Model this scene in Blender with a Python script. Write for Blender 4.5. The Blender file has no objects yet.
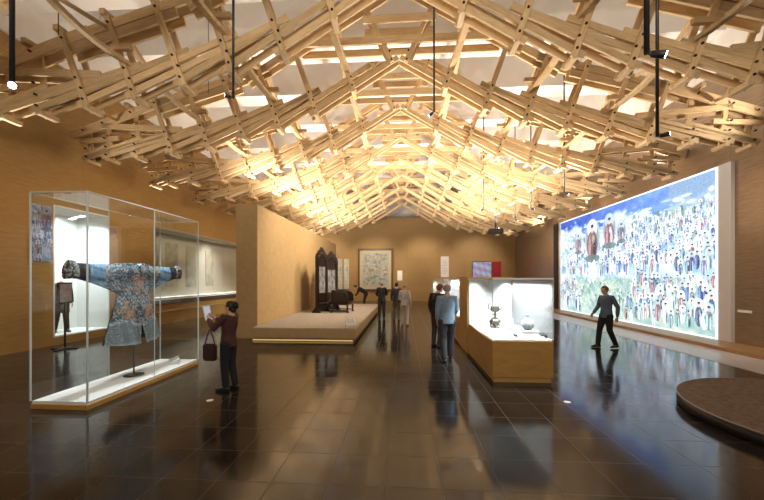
import bpy, bmesh, math, random
from mathutils import Vector, Matrix, Quaternion
random.seed(7)
S = bpy.context.scene
COL = S.collection
PI = math.pi

# ------------------------------------------------------------------ materials
def newmat(name):
    m = bpy.data.materials.new(name); m.use_nodes = True
    nt = m.node_tree; nt.nodes.clear()
    out = nt.nodes.new('ShaderNodeOutputMaterial')
    return m, nt, out
def N(nt, t, **kw):
    n = nt.nodes.new(t)
    for k, v in kw.items(): setattr(n, k, v)
    return n
def pbr(name, col, rough=.6, metal=0., noise=None, bump=0., spec=.5, coat=0., emit=None, estr=1., scale=(1,1,1), col2=None, ramp=(.35,.65)):
    m, nt, out = newmat(name)
    b = N(nt, 'ShaderNodeBsdfPrincipled')
    b.inputs['Roughness'].default_value = rough
    b.inputs['Metallic'].default_value = metal
    b.inputs['Specular IOR Level'].default_value = spec
    b.inputs['Coat Weight'].default_value = coat
    b.inputs['Coat Roughness'].default_value = .05
    b.inputs['Base Color'].default_value = (*col, 1)
    nt.links.new(b.outputs[0], out.inputs[0])
    if emit:
        b.inputs['Emission Color'].default_value = (*emit, 1); b.inputs['Emission Strength'].default_value = estr
    if noise:
        tc = N(nt, 'ShaderNodeTexCoord'); mp = N(nt, 'ShaderNodeMapping'); mp.inputs['Scale'].default_value = scale
        nz = N(nt, 'ShaderNodeTexNoise'); nz.inputs['Scale'].default_value = noise; nz.inputs['Detail'].default_value = 5
        rp = N(nt, 'ShaderNodeValToRGB')
        c2 = col2 or tuple(c*.72 for c in col)
        rp.color_ramp.elements[0].color = (*c2, 1); rp.color_ramp.elements[1].color = (*col, 1)
        rp.color_ramp.elements[0].position, rp.color_ramp.elements[1].position = ramp
        nt.links.new(tc.outputs['Object'], mp.inputs[0]); nt.links.new(mp.outputs[0], nz.inputs['Vector'])
        nt.links.new(nz.outputs[0], rp.inputs[0]); nt.links.new(rp.outputs[0], b.inputs['Base Color'])
        if bump:
            bp = N(nt, 'ShaderNodeBump'); bp.inputs['Strength'].default_value = bump; bp.inputs['Distance'].default_value = .01
            nt.links.new(nz.outputs[0], bp.inputs['Height']); nt.links.new(bp.outputs[0], b.inputs['Normal'])
    return m
def floor_mat():
    m, nt, out = newmat('dark_stone_tiles')
    b = N(nt, 'ShaderNodeBsdfPrincipled'); nt.links.new(b.outputs[0], out.inputs[0])
    tc = N(nt, 'ShaderNodeTexCoord'); mp = N(nt, 'ShaderNodeMapping'); mp.inputs['Location'].default_value = (.175, .22, 0)
    br = N(nt, 'ShaderNodeTexBrick'); br.offset = 0; br.squash = 1
    br.inputs['Scale'].default_value = 1; br.inputs['Mortar Size'].default_value = .003; br.inputs['Mortar Smooth'].default_value = .3
    br.inputs['Brick Width'].default_value = .515; br.inputs['Row Height'].default_value = .54
    br.inputs['Color1'].default_value = (.017, .014, .012, 1); br.inputs['Color2'].default_value = (.022, .018, .0155, 1)
    br.inputs['Mortar'].default_value = (.06, .05, .045, 1)
    nz = N(nt, 'ShaderNodeTexNoise'); nz.inputs['Scale'].default_value = 2.2; nz.inputs['Detail'].default_value = 6
    sp = N(nt, 'ShaderNodeTexNoise'); sp.inputs['Scale'].default_value = 60; sp.inputs['Detail'].default_value = 2
    mr = N(nt, 'ShaderNodeMapRange'); mr.inputs['From Min'].default_value = .3; mr.inputs['From Max'].default_value = .7
    mr.inputs['To Min'].default_value = .7; mr.inputs['To Max'].default_value = 1.25
    mx = N(nt, 'ShaderNodeMix', data_type='RGBA', blend_type='MULTIPLY'); mx.inputs[0].default_value = 1
    mr2 = N(nt, 'ShaderNodeMapRange'); mr2.inputs['From Min'].default_value = .3; mr2.inputs['From Max'].default_value = .7
    mr2.inputs['To Min'].default_value = .085; mr2.inputs['To Max'].default_value = .15
    ad = N(nt, 'ShaderNodeMath', operation='MULTIPLY'); 
    L = nt.links.new
    L(tc.outputs['Object'], mp.inputs[0]); L(mp.outputs[0], br.inputs['Vector']); L(tc.outputs['Object'], nz.inputs['Vector']); L(tc.outputs['Object'], sp.inputs['Vector'])
    L(nz.outputs[0], mr.inputs[0]); L(br.outputs['Color'], mx.inputs[6]); L(mr.outputs[0], mx.inputs[7]); L(mx.outputs[2], b.inputs['Base Color'])
    L(nz.outputs[0], mr2.inputs[0]); L(mr2.outputs[0], b.inputs['Roughness'])
    bp = N(nt, 'ShaderNodeBump'); bp.inputs['Strength'].default_value = .25; bp.inputs['Distance'].default_value = .002; bp.invert = True
    L(br.outputs['Fac'], bp.inputs['Height']); L(bp.outputs[0], b.inputs['Normal'])
    b.inputs['IOR'].default_value = 1.5; b.inputs['Specular IOR Level'].default_value = .38
    sr = N(nt, 'ShaderNodeMath', operation='MULTIPLY_ADD'); sr.inputs[1].default_value = .25       # joints are matt
    L(br.outputs['Fac'], sr.inputs[0]); L(mr2.outputs[0], sr.inputs[2]); L(sr.outputs[0], b.inputs['Roughness'])
    return m
def wood_mat(name, c1, c2, rough=.55, sx=1.2, sc=9):
    m, nt, out = newmat(name)
    b = N(nt, 'ShaderNodeBsdfPrincipled'); nt.links.new(b.outputs[0], out.inputs[0]); b.inputs['Roughness'].default_value = rough
    b.inputs['Specular IOR Level'].default_value = .3
    tc = N(nt, 'ShaderNodeTexCoord'); mp = N(nt, 'ShaderNodeMapping'); mp.inputs['Scale'].default_value = (sx, sc, sc)
    oi = N(nt, 'ShaderNodeObjectInfo')
    nz = N(nt, 'ShaderNodeTexNoise', noise_dimensions='4D'); nz.inputs['Scale'].default_value = 2.2; nz.inputs['Detail'].default_value = 6; nz.inputs['Distortion'].default_value = 1.2
    rp = N(nt, 'ShaderNodeValToRGB'); rp.color_ramp.elements[0].color = (*c2, 1); rp.color_ramp.elements[1].color = (*c1, 1)
    rp.color_ramp.elements[0].position = .3; rp.color_ramp.elements[1].position = .62
    ml = N(nt, 'ShaderNodeMath', operation='MULTIPLY'); ml.inputs[1].default_value = 40
    hv = N(nt, 'ShaderNodeHueSaturation')
    mr = N(nt, 'ShaderNodeMapRange'); mr.inputs['To Min'].default_value = .82; mr.inputs['To Max'].default_value = 1.12
    L = nt.links.new
    L(tc.outputs['Object'], mp.inputs[0]); L(mp.outputs[0], nz.inputs['Vector']); L(oi.outputs['Random'], ml.inputs[0]); L(ml.outputs[0], nz.inputs['W'])
    L(nz.outputs[0], rp.inputs[0]); L(rp.outputs[0], hv.inputs['Color']); L(oi.outputs['Random'], mr.inputs[0]); L(mr.outputs[0], hv.inputs['Value'])
    L(hv.outputs[0], b.inputs['Base Color'])
    return m
def panel_mat(name, c1, c2, wid, hei, rough=.6, metal=0., joint=.45, bands=0.):
    """wall cladding: noise-streaked colour with thin panel joints, on object coordinates (x along, z up)"""
    m, nt, out = newmat(name)
    b = N(nt, 'ShaderNodeBsdfPrincipled'); nt.links.new(b.outputs[0], out.inputs[0])
    b.inputs['Roughness'].default_value = rough; b.inputs['Metallic'].default_value = metal
    b.inputs['Specular IOR Level'].default_value = .35
    tc = N(nt, 'ShaderNodeTexCoord'); sx = N(nt, 'ShaderNodeSeparateXYZ'); cx = N(nt, 'ShaderNodeCombineXYZ')
    ad = N(nt, 'ShaderNodeMath', operation='ADD')
    br = N(nt, 'ShaderNodeTexBrick'); br.offset = 0
    br.inputs['Scale'].default_value = 1; br.inputs['Mortar Size'].default_value = .006; br.inputs['Brick Width'].default_value = wid; br.inputs['Row Height'].default_value = hei
    br.inputs['Color1'].default_value = (1, 1, 1, 1); br.inputs['Color2'].default_value = (.9, .9, .9, 1); br.inputs['Mortar'].default_value = (joint,)*3 + (1,)
    mp = N(nt, 'ShaderNodeMapping'); mp.inputs['Scale'].default_value = (1, 6, 1)
    nz = N(nt, 'ShaderNodeTexNoise'); nz.inputs['Scale'].default_value = 3; nz.inputs['Detail'].default_value = 7
    rp = N(nt, 'ShaderNodeValToRGB'); rp.color_ramp.elements[0].color = (*c2, 1); rp.color_ramp.elements[1].color = (*c1, 1)
    rp.color_ramp.elements[0].position = .3; rp.color_ramp.elements[1].position = .7
    mx = N(nt, 'ShaderNodeMix', data_type='RGBA', blend_type='MULTIPLY'); mx.inputs[0].default_value = 1
    L = nt.links.new
    L(tc.outputs['Object'], sx.inputs[0]); L(sx.outputs['X'], ad.inputs[0]); L(sx.outputs['Y'], ad.inputs[1])
    L(ad.outputs[0], cx.inputs['X']); L(sx.outputs['Z'], cx.inputs['Y'])
    L(cx.outputs[0], br.inputs['Vector']); L(cx.outputs[0], mp.inputs[0]); L(mp.outputs[0], nz.inputs['Vector'])
    L(nz.outputs[0], rp.inputs[0]); L(rp.outputs[0], mx.inputs[6]); L(br.outputs['Color'], mx.inputs[7]); L(mx.outputs[2], b.inputs['Base Color'])
    return m
def glass_mat(name, tint=(.97, .985, .98), refl=1.0, ior=1.5, haze=0.):
    m, nt, out = newmat(name)
    tr = N(nt, 'ShaderNodeBsdfTransparent'); tr.inputs[0].default_value = (*tint, 1)
    gl = N(nt, 'ShaderNodeBsdfGlossy'); gl.inputs['Roughness'].default_value = .0; gl.inputs['Color'].default_value = (refl,)*3 + (1,)
    fr = N(nt, 'ShaderNodeFresnel'); fr.inputs['IOR'].default_value = ior
    mx = N(nt, 'ShaderNodeMixShader')
    L = nt.links.new
    ge = N(nt, 'ShaderNodeNewGeometry'); sb = N(nt, 'ShaderNodeMath', operation='SUBTRACT'); sb.inputs[0].default_value = 1
    mu = N(nt, 'ShaderNodeMath', operation='MULTIPLY')       # only the outer face of each pane mirrors; no total internal reflection in the slab
    L(ge.outputs['Backfacing'], sb.inputs[1]); L(sb.outputs[0], mu.inputs[0]); L(fr.outputs[0], mu.inputs[1])
    tro = tr.outputs[0]
    if haze:        # whitish reflection painted into the pane as a diffuse share
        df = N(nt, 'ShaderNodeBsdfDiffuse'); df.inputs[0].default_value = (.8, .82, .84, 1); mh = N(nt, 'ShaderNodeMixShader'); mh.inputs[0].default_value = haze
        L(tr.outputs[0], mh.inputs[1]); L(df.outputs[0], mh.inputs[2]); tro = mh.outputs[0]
    L(mu.outputs[0], mx.inputs[0]); L(tro, mx.inputs[1]); L(gl.outputs[0], mx.inputs[2]); L(mx.outputs[0], out.inputs[0])
    return m
def attr_mat(name, emit=0., rough=.7, tint=None):
    m, nt, out = newmat(name)
    at = N(nt, 'ShaderNodeAttribute', attribute_name='paint')
    b = N(nt, 'ShaderNodeBsdfPrincipled'); b.inputs['Roughness'].default_value = rough
    nt.links.new(at.outputs['Color'], b.inputs['Base Color'])
    if emit:
        if tint:
            tm = N(nt, 'ShaderNodeMix', data_type='RGBA', blend_type='MULTIPLY'); tm.inputs[0].default_value = 1; tm.inputs[7].default_value = (*tint, 1)
            nt.links.new(at.outputs['Color'], tm.inputs[6]); nt.links.new(tm.outputs[2], b.inputs['Emission Color'])
        else: nt.links.new(at.outputs['Color'], b.inputs['Emission Color'])
        b.inputs['Emission Strength'].default_value = emit
        b.inputs['Base Color'].default_value = (.05, .05, .05, 1)
        for l in list(nt.links):
            if l.to_socket == b.inputs['Base Color']: nt.links.remove(l)
    nt.links.new(b.outputs[0], out.inputs[0])
    return m
def emis(name, col, s):
    m, nt, out = newmat(name)
    e = N(nt, 'ShaderNodeEmission'); e.inputs[0].default_value = (*col, 1); e.inputs[1].default_value = s
    nt.links.new(e.outputs[0], out.inputs[0]); return m

M = dict(
    floor=floor_mat(),
    pine=wood_mat('pine_timber', (.69, .505, .29), (.53, .36, .185)),
    bolt=pbr('black_bolt', (.015, .014, .013), .5, .6),
    tanwall=panel_mat('tan_wall_cladding', (.40, .235, .075), (.33, .185, .055), 2.4, 3.0, .6, joint=.75),
    farwall=panel_mat('far_wall_cladding', (.36, .225, .09), (.31, .19, .07), 2.4, 1.2, .6, joint=.85),
    bronze=panel_mat('bronze_panels', (.36, .265, .185), (.28, .20, .135), 2.4, 1.6, .3, metal=.5, joint=.6),
    partition=pbr('partition_plaster', (.52, .36, .17), .75, noise=6, col2=(.47, .32, .15)),
    ceil=pbr('ceiling_offwhite', (.82, .78, .74), .85, noise=2, col2=(.77, .73, .69)),
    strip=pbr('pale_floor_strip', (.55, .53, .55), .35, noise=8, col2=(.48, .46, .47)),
    kerb=wood_mat('kerb_wood', (.34, .2, .09), (.26, .15, .065), .4),
    vwood=wood_mat('showcase_oak', (.50, .29, .085), (.42, .235, .065), .45, 1.0, 3),
    white=pbr('white_laminate', (.82, .82, .80), .5),
    ivory=pbr('ivory_lining', (.70, .66, .58), .7),
    glass=glass_mat('clear_glass'),
    glass2=glass_mat('whitened_glass', haze=.3),
    edge=pbr('glass_edge_seal', (.55, .62, .60), .3),
    steel=pbr('brushed_steel', (.35, .35, .35), .35, .8),
    black=pbr('black_metal', (.012, .012, .013), .4),
    carpet=pbr('brown_grain', (.19, .125, .08), .95, noise=22, col2=(.10, .066, .042), bump=.4),
    stagetop=pbr('stage_grey_felt', (.33, .29, .25), .9, noise=9, col2=(.28, .245, .21)),
    darkwood=wood_mat('dark_rosewood', (.026, .014, .010), (.012, .007, .006), .35),
    brass=pbr('aged_brass', (.32, .24, .11), .35, .9, noise=20),
    silver=pbr('grey_bronze', (.22, .21, .19), .35, .8, noise=25),
    porcelain=pbr('pale_porcelain', (.62, .66, .68), .25, noise=14, col2=(.25, .33, .42)),
    spotlens=emis('lamp_lens', (.92, .96, 1.), 30),
    led=emis('led_strip', (1., .66, .26), 1.0),
    ledw=emis('white_led_strip', (1., .97, .9), 3),
    skin=pbr('skin', (.55, .33, .23), .55),
    hairb=pbr('dark_hair', (.012, .01, .009), .6, noise=60),
    hairg=pbr('grey_hair', (.30, .28, .26), .7, noise=60),
    hairr=pbr('reddish_hair', (.20, .06, .035), .7, noise=60),
    eye=pbr('eye', (.02, .015, .01), .2),
    lips=pbr('lips', (.38, .14, .11), .5),
)
def cloth(name, c, n=30): return pbr(name, c, .85, noise=n, col2=tuple(x*.78 for x in c), bump=.15)

# ------------------------------------------------------------------ mesh helpers
class MB:
    def __init__(s): s.bm = bmesh.new()
    def box(s, x0, x1, y0, y1, z0, z1, m=None, mi=0):
        vs = [s.bm.verts.new(Vector(p) if m is None else m @ Vector(p)) for p in
              ((x0,y0,z0),(x1,y0,z0),(x1,y1,z0),(x0,y1,z0),(x0,y0,z1),(x1,y0,z1),(x1,y1,z1),(x0,y1,z1))]
        for f in ((0,3,2,1),(4,5,6,7),(0,1,5,4),(1,2,6,5),(2,3,7,6),(3,0,4,7)):
            s.bm.faces.new([vs[i] for i in f]).material_index = mi
        return s
    def tube(s, pts, radii, lat=(1,0,0), seg=12, cap=2, mi=0):
        """lofted rounded tube; radii entries are r or (r_lateral, r_other)"""
        pts = [Vector(p) for p in pts]
        R = [(r, r) if not isinstance(r, tuple) else r for r in radii]
        lat = Vector(lat); n = len(pts); rings = []
        def frame(t):
            l = lat - t*lat.dot(t)
            if l.length < 1e-3: l = Vector((0,1,0)) - t*t.y
            if l.length < 1e-3: l = Vector((0,0,1)) - t*t.z
            l.normalize(); return l, t.cross(l)
        def ring(c, t, r):
            l, o = frame(t)
            return [s.bm.verts.new(c + l*r[0]*math.cos(2*PI*k/seg) + o*r[1]*math.sin(2*PI*k/seg)) for k in range(seg)]
        T = []
        for i in range(n):
            a = pts[max(i-1, 0)]; b = pts[min(i+1, n-1)]; T.append((b-a).normalized())
        if cap:
            rm = min(R[0])
            for k in range(cap):
                a = PI/2*(1-(k+.25)/cap); q = math.cos(a)
                rings.append(ring(pts[0]-T[0]*rm*math.sin(a), T[0], (R[0][0]*q, R[0][1]*q)))
        for i in range(n): rings.append(ring(pts[i], T[i], R[i]))
        if cap:
            rm = min(R[-1])
            for k in range(cap-1, -1, -1):
                a = PI/2*(1-(k+.25)/cap); q = math.cos(a)
                rings.append(ring(pts[-1]+T[-1]*rm*math.sin(a), T[-1], (R[-1][0]*q, R[-1][1]*q)))
        for a, b in zip(rings, rings[1:]):
            for k in range(seg):
                f = s.bm.faces.new((a[k], a[(k+1)%seg], b[(k+1)%seg], b[k])); f.smooth = True; f.material_index = mi
        s.bm.faces.new(rings[0][::-1]).material_index = mi; s.bm.faces.new(rings[-1]).material_index = mi
        return s
    def cyl(s, p0, p1, r, seg=12, r1=None, mi=0): return s.tube([p0, p1], [r, r if r1 is None else r1], seg=seg, cap=0, mi=mi)
    def ball(s, c, r, m=None, sub=3):
        g = bmesh.ops.create_icosphere(s.bm, subdivisions=sub, radius=1)
        r = r if isinstance(r, tuple) else (r, r, r)
        for v in g['verts']:
            p = Vector((v.co.x*r[0], v.co.y*r[1], v.co.z*r[2])); v.co = Vector(c) + (m @ p if m else p)
        for v in g['verts']:
            for f in v.link_faces: f.smooth = True
        return s
    def lathe(s, prof, c=(0,0,0), seg=24):
        rings = []
        for r, z in prof:
            rings.append([s.bm.verts.new((c[0]+max(r,.0008)*math.cos(2*PI*k/seg), c[1]+max(r,.0008)*math.sin(2*PI*k/seg), c[2]+z)) for k in range(seg)])
        for a, b in zip(rings, rings[1:]):
            for k in range(seg):
                f = s.bm.faces.new((a[k], a[(k+1)%seg], b[(k+1)%seg], b[k])); f.smooth = True
        s.bm.faces.new(rings[0][::-1]); s.bm.faces.new(rings[-1]); return s
    def prism(s, poly, axis, a, b):
        """extrude a 2-D outline along an axis ('x': outline is (y,z); 'y': (x,z); 'z': (x,y))"""
        f3 = {'x': lambda p, t: (t, p[0], p[1]), 'y': lambda p, t: (p[0], t, p[1]), 'z': lambda p, t: (p[0], p[1], t)}[axis]
        A = [s.bm.verts.new(f3(p, a)) for p in poly]; B = [s.bm.verts.new(f3(p, b)) for p in poly]; n = len(poly)
        s.bm.faces.new(A); s.bm.faces.new(B[::-1])
        for k in range(n): s.bm.faces.new((A[k], B[k], B[(k+1)%n], A[(k+1)%n]))
        return s
    def bevel(s, w, seg=1):
        bmesh.ops.bevel(s.bm, geom=list(s.bm.edges), offset=w, segments=seg, affect='EDGES', clamp_overlap=True); return s
    def mesh(s, name, *mats):
        bmesh.ops.recalc_face_normals(s.bm, faces=list(s.bm.faces))
        me = bpy.data.meshes.new(name); s.bm.to_mesh(me); s.bm.free()
        for m in mats: me.materials.append(m)
        return me
    def build(s, name, mat, parent=None, loc=None):
        mats = mat if isinstance(mat, (list, tuple)) else [mat]
        return link(name, s.mesh(name, *mats), parent, loc)
def link(name, me, parent=None, loc=None):
    o = bpy.data.objects.new(name, me); COL.objects.link(o)
    if parent: o.parent = parent
    if loc: o.location = loc
    return o
def tag(o, label=None, cat=None, group=None, kind=None):
    if label: o['label'] = label
    if cat: o['category'] = cat
    if group: o['group'] = group
    if kind: o['kind'] = kind
    return o
def empty(name, loc=(0,0,0), rz=0, label=None, cat=None, group=None):
    o = bpy.data.objects.new(name, None); COL.objects.link(o); o.location = loc; o.rotation_euler = (0,0,rz); o.empty_display_size = .2
    return tag(o, label, cat, group)
def copy_tree(o, parent=None):
    c = o.copy(); COL.objects.link(c)
    if parent: c.parent = parent
    for ch in KIDS.get(o, []): KIDS.setdefault(c, []).append(copy_tree(ch, c))
    return c
KIDS = {}
def struct(name, o): o.name = name; o['kind'] = 'structure'; return o

# ------------------------------------------------------------------ the room
XL, XR, YB, YF, ZC = -9.7, 9.1, -7.0, 28.5, 11.4
struct('floor', MB().box(XL-.3, XR+.3, YB-.3, YF+2.2, -.2, 0).build('floor', M['floor']))
struct('ceiling', MB().box(XL-.3, XR+.3, YB-.3, YF+2.2, ZC, ZC+.2).build('ceiling', M['ceil']))
# left wall with a long opening for the built-in showcase
WC0, WC1, WZ0, WZ1 = 12.6, 22.6, .97, 3.92
NY0, NY1, NZ0, NZ1 = 8.82, 10.62, .22, 3.92
w = MB().box(XL-.3, XL, YB, NY0, 0, ZC).box(XL-.3, XL, NY1, WC0, 0, ZC).box(XL-.3, XL, NY0, NY1, 0, NZ0).box(XL-.3, XL, NY0, NY1, NZ1, ZC).box(XL-.3, XL, WC1, YF+2, 0, ZC).box(XL-.3, XL, WC0, WC1, 0, WZ0).box(XL-.3, XL, WC0, WC1, WZ1, ZC)
struct('wall_left', w.build('wall_left', M['tanwall']))
struct('wall_right', MB().box(XR, XR+.3, YB, YF+2, 0, ZC).build('wall_right', M['bronze']))
struct('wall_back', MB().box(XL-.3, XR+.3, YB-.3, YB, 0, ZC).build('wall_back', M['tanwall']))
struct('wall_far', MB().box(XL, XR, YF, YF+.3, 0, 6.95).build('wall_far', M['farwall']))
struct('wall_upper', MB().box(XL, XR, YF+1.6, YF+1.9, 0, ZC).build('wall_upper', M['ceil']))
k = 0
for i in range(-2, 9):
    y0 = 10.15 + 2.52*(i-2)
    k += 1
    if y0 + .75 < YF+1: struct('trim_%d' % k, MB().box(XL, XR, y0, y0+.75, 8.85, ZC).build('trim', M['ceil']))
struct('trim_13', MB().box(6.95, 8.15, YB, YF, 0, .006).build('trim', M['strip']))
struct('baseboard_right', MB().box(8.15, XR, YB, YF, 0, .10).bevel(.006).build('baseboard_right', M['kerb']))
struct('wall_upper_left', MB().box(XL, XL+.08, YB, YF+1.6, 7.85, ZC).build('wall_upper_left', M['ceil']))
struct('wall_upper_right', MB().box(XR-.08, XR, YB, YF+1.6, 7.85, ZC).build('wall_upper_right', M['ceil']))
struct('wall_partition', MB().box(-5.23, -4.55, 10.3, 22.6, 0, 4.18).build('wall_partition', M['partition']))

# ------------------------------------------------------------------ timber trusses
H0 = 1.85
PM = {}
def beam_mesh(L, d, t, bev=.006):
    key = (round(L, 2), d, t)
    if key not in PM:
        PM[key] = MB().box(-key[0]/2, key[0]/2, -t/2, t/2, -d/2, d/2).bevel(bev).mesh('timber', M['pine'])
    return PM[key]
def beam(name, p0, p1, d, t, parent):
    p0, p1 = Vector(p0), Vector(p1); v = p1-p0
    o = link(name, beam_mesh(v.length, d, t), parent, (p0+p1)/2)
    x = v.normalized(); y = Vector((0,1,0)) - x*x.y
    if y.length < .2: y = Vector((1,0,0)) - x*x.x
    y.normalize(); z = x.cross(y)
    o.rotation_euler = Matrix((x, y, z)).transposed().to_euler()
    return o
NS = [.20, 1.23, 2.23, 3.23, 4.19, 5.16, 6.14, 7.1, 7.9, 8.46]
TT = [5.95, 5.39, 4.99, 4.71, 4.42, 4.17, 3.94, 3.78, 3.63, 3.50]
BB = [5.75, 5.10, 4.51, 4.15, 3.90, 3.68, 3.52, 3.42, 3.36, 3.32]
UP = [(0, 7.88), (4.0, 5.50), (6.5, 4.76), (9.0, 3.88)]
SX = 1.0
_k = .0035
TT = [z*(1+_k*s) for s, z in zip(NS, TT)]; BB = [z*(1+_k*s) for s, z in zip(NS, BB)]
UP = [(s*(1+_k*s), z*(1+_k*s)) for s, z in UP]
def wp(s, z): return (s*(1+_k*s), z*(1+_k*s))
NS = [s*(1+_k*s) for s in NS]
def up_z(s):
    for (a, za), (b, zb) in zip(UP, UP[1:]):
        if a <= s <= b: return za + (zb-za)*(s-a)/(b-a)
    return UP[-1][1]
def post_top(i):
    s, z = NS[i], BB[i]
    if i == 0: return (.95, 7.3)
    lean = .36 if i < 7 else .12
    for _ in range(400):
        s += lean*.01; z += .01
        if z >= up_z(min(s, 9.2)) - .02: break
    return (s, z)
BOLT = MB().cyl((0,-.022,0), (0,.022,0), .022, 10).mesh('bolt', M['bolt'])
def make_truss(bolts, braces):
    root = empty('timber_truss')
    kids = KIDS.setdefault(root, [])
    def bm_(name, s0, z0, s1, z1, d, t, ys, sg):
        for y in ys:
            kids.append(beam(name, (sg*s0*SX, y, H0+z0), (sg*s1*SX, y, H0+z1), d, t, root))
    def bolt(s, z, sg, y=-.215):
        if bolts: kids.append(link('bolt', BOLT, root, (sg*s*SX, y, H0+z)))
    TW = (-.125, .125)
    for sg in (-1, 1):
        segs = [(.03, 5.86, 2.23, 4.51)] + [(NS[a_], TT[a_], NS[b_], BB[b_]) for a_, b_ in ((1, 3), (2, 4), (2, 5), (3, 6), (4, 7), (5, 8), (6, 9), (7, 9))] + [(*wp(7.9, 3.63), *wp(8.46, 3.36))]
        for q, (s0, z0, s1, z1) in enumerate(segs):
            l = math.hypot(s1-s0, z1-z0); ux, uz = (s1-s0)/l, (z1-z0)/l
            a = 0 if q == 0 else .14; b = .2
            bm_('lower_chord', s0-ux*a, z0-uz*a, s1+ux*b, z1+uz*b, .135, .05, TW, sg)
        # upper chord, doubled in height away from the ridge
        bm_('upper_chord', .03, 7.86, 4.15, 5.41, .2, .06, TW, sg)
        bm_('upper_chord', *wp(3.5, 5.66), *wp(6.75, 4.69), .2, .06, TW, sg)
        bm_('upper_chord', *wp(4.3, 5.21), *wp(6.55, 4.53), .18, .06, TW, sg)
        bm_('upper_chord', *wp(6.1, 4.90), *wp(8.9, 3.92), .24, .06, TW, sg)
        bm_('eaves_tie', *wp(5.85, 4.03), *wp(8.05, 4.17), .15, .06, TW, sg)
        bm_('eaves_tie', *wp(7.6, 3.83), *wp(8.7, 3.75), .13, .06, TW, sg)
        for i in range(10):
            ps, pz = post_top(i); s, z = NS[i], BB[i]
            l = math.hypot(ps-s, pz-z); ux, uz = (ps-s)/l, (pz-z)/l
            if i: bm_('post', s-ux*.16, z-uz*.16, ps+ux*.18, pz+uz*.18, .115, .06, (-.182, .182) if i < 7 else (0,), sg)
            else: bm_('post', s-ux*.05, z-uz*.05, ps+ux*.14, pz+uz*.14, .115, .06, (-.185, .185), sg)
            # spacer blocks that poke out of the chords front and back
            bz = z-.125 if i else z-.10
            if i: kids.append(beam('spacer_block', (sg*(s-.02)*SX, -.2, H0+bz), (sg*(s-.02)*SX, .2, H0+bz), .09, .11, root))
            if i in (2, 3, 4, 5, 6, 7): kids.append(beam('spacer_block', (sg*(ps+.08)*SX, -.27, H0+pz+.19), (sg*(ps+.08)*SX, .27, H0+pz+.19), .11, .12, root))
            bolt(s, z, sg); bolt(s+ux*.2/uz*.5, z+.22, sg)
            if 2 <= i <= 8: bolt(s+ux*.46, z+uz*.46, sg)
            bolt(ps, pz, sg)
        # braces reaching back up to the frame nearer the viewer
        if braces:
            for i, mode in ((1, 0), (3, 0), (5, 0), (3, 1), (5, 1), (7, 1)):
                s, z = NS[i], TT[i]
                us = s+.45; uz_ = up_z(min(us, 9.1))
                if mode == 0: a, b = (s+.1, -.12, z+.05), (us, -2.36, uz_)
                else: a, b = (s+.25, -2.34, z+.15), (us+.1, -.2, uz_-.1)
                w_ = .17 if mode == 0 else .09
                A = Vector((sg*a[0]*SX, a[1], H0+a[2])); B = Vector((sg*b[0]*SX, b[1], H0+b[2]))
                key = ('br', i, mode, sg)
                if key not in PM:
                    # slightly bowed board
                    mb = MB(); pts = []
                    d = (B-A); up = Vector((sg*.35, -.2, -1))
                    side = d.normalized().cross(up).normalized()
                    nrm = side.cross(d.normalized()).normalized()
                    n_ = 8; R_ = []
                    for q in range(n_+1):
                        t = q/n_; c = (d*t - d*.5) + nrm*(.22*(4*t*(1-t)) if mode == 0 else 0)
                        R_.append([mb.bm.verts.new(c + side*sx*w_/2 + nrm*sz*.035) for sx, sz in ((-1,-1),(1,-1),(1,1),(-1,1))])
                    for p, r in zip(R_, R_[1:]):
                        for e in range(4): mb.bm.faces.new((p[e], p[(e+1)%4], r[(e+1)%4], r[e]))
                    mb.bm.faces.new(R_[0][::-1]); mb.bm.faces.new(R_[-1])
                    PM[key] = mb.mesh('brace', M['pine'])
                kids.append(link('brace', PM[key], root, (A+B)/2))
                if mode == 0 and i in (3, 5): kids.append(beam('brace_foot', (sg*(s-.12)*SX, -.34, H0+z+.24), (sg*(s+.30)*SX, -.34, H0+z+.24), .10, .1, root))
    for y in TW:
        kids.append(beam('collar_beam', (-2.7*SX, y*1.96, H0+6.25), (2.7*SX, y*1.96, H0+6.25), .2, .06, root))
        kids.append(beam('collar_beam', (-.95, y*1.96, H0+6.8), (.95, y*1.96, H0+6.8), .2, .06, root))
    return root
ORD = ['nearest timber gable truss, cropped by the top of the photo', 'second timber truss from the camera, its ridge just above the photo',
       'third timber truss from the camera, first with its ridge in view', 'fourth timber gable truss from the camera', 'fifth timber gable truss from the camera',
       'sixth timber gable truss from the camera', 'seventh timber truss, fourth counted from the far wall', 'eighth timber truss, third counted from the far wall',
       'ninth timber truss, second counted from the far wall', 'last timber gable truss, right before the far wall']
near0 = make_truss(False, False)
nearp = make_truss(True, True)
farp = make_truss(False, True)
TY = [6.6 + 2.52*(i-1) for i in range(10)]
for i, y in enumerate(TY):
    if i == 0: o = near0
    elif i == 1: o = nearp
    elif i <= 5: o = copy_tree(nearp)
    elif i == 6: o = farp
    else: o = copy_tree(farp)
    o.location = (-.13, y, 0)
    tag(o, ORD[i], 'roof truss', 'timber roof trusses')

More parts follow.
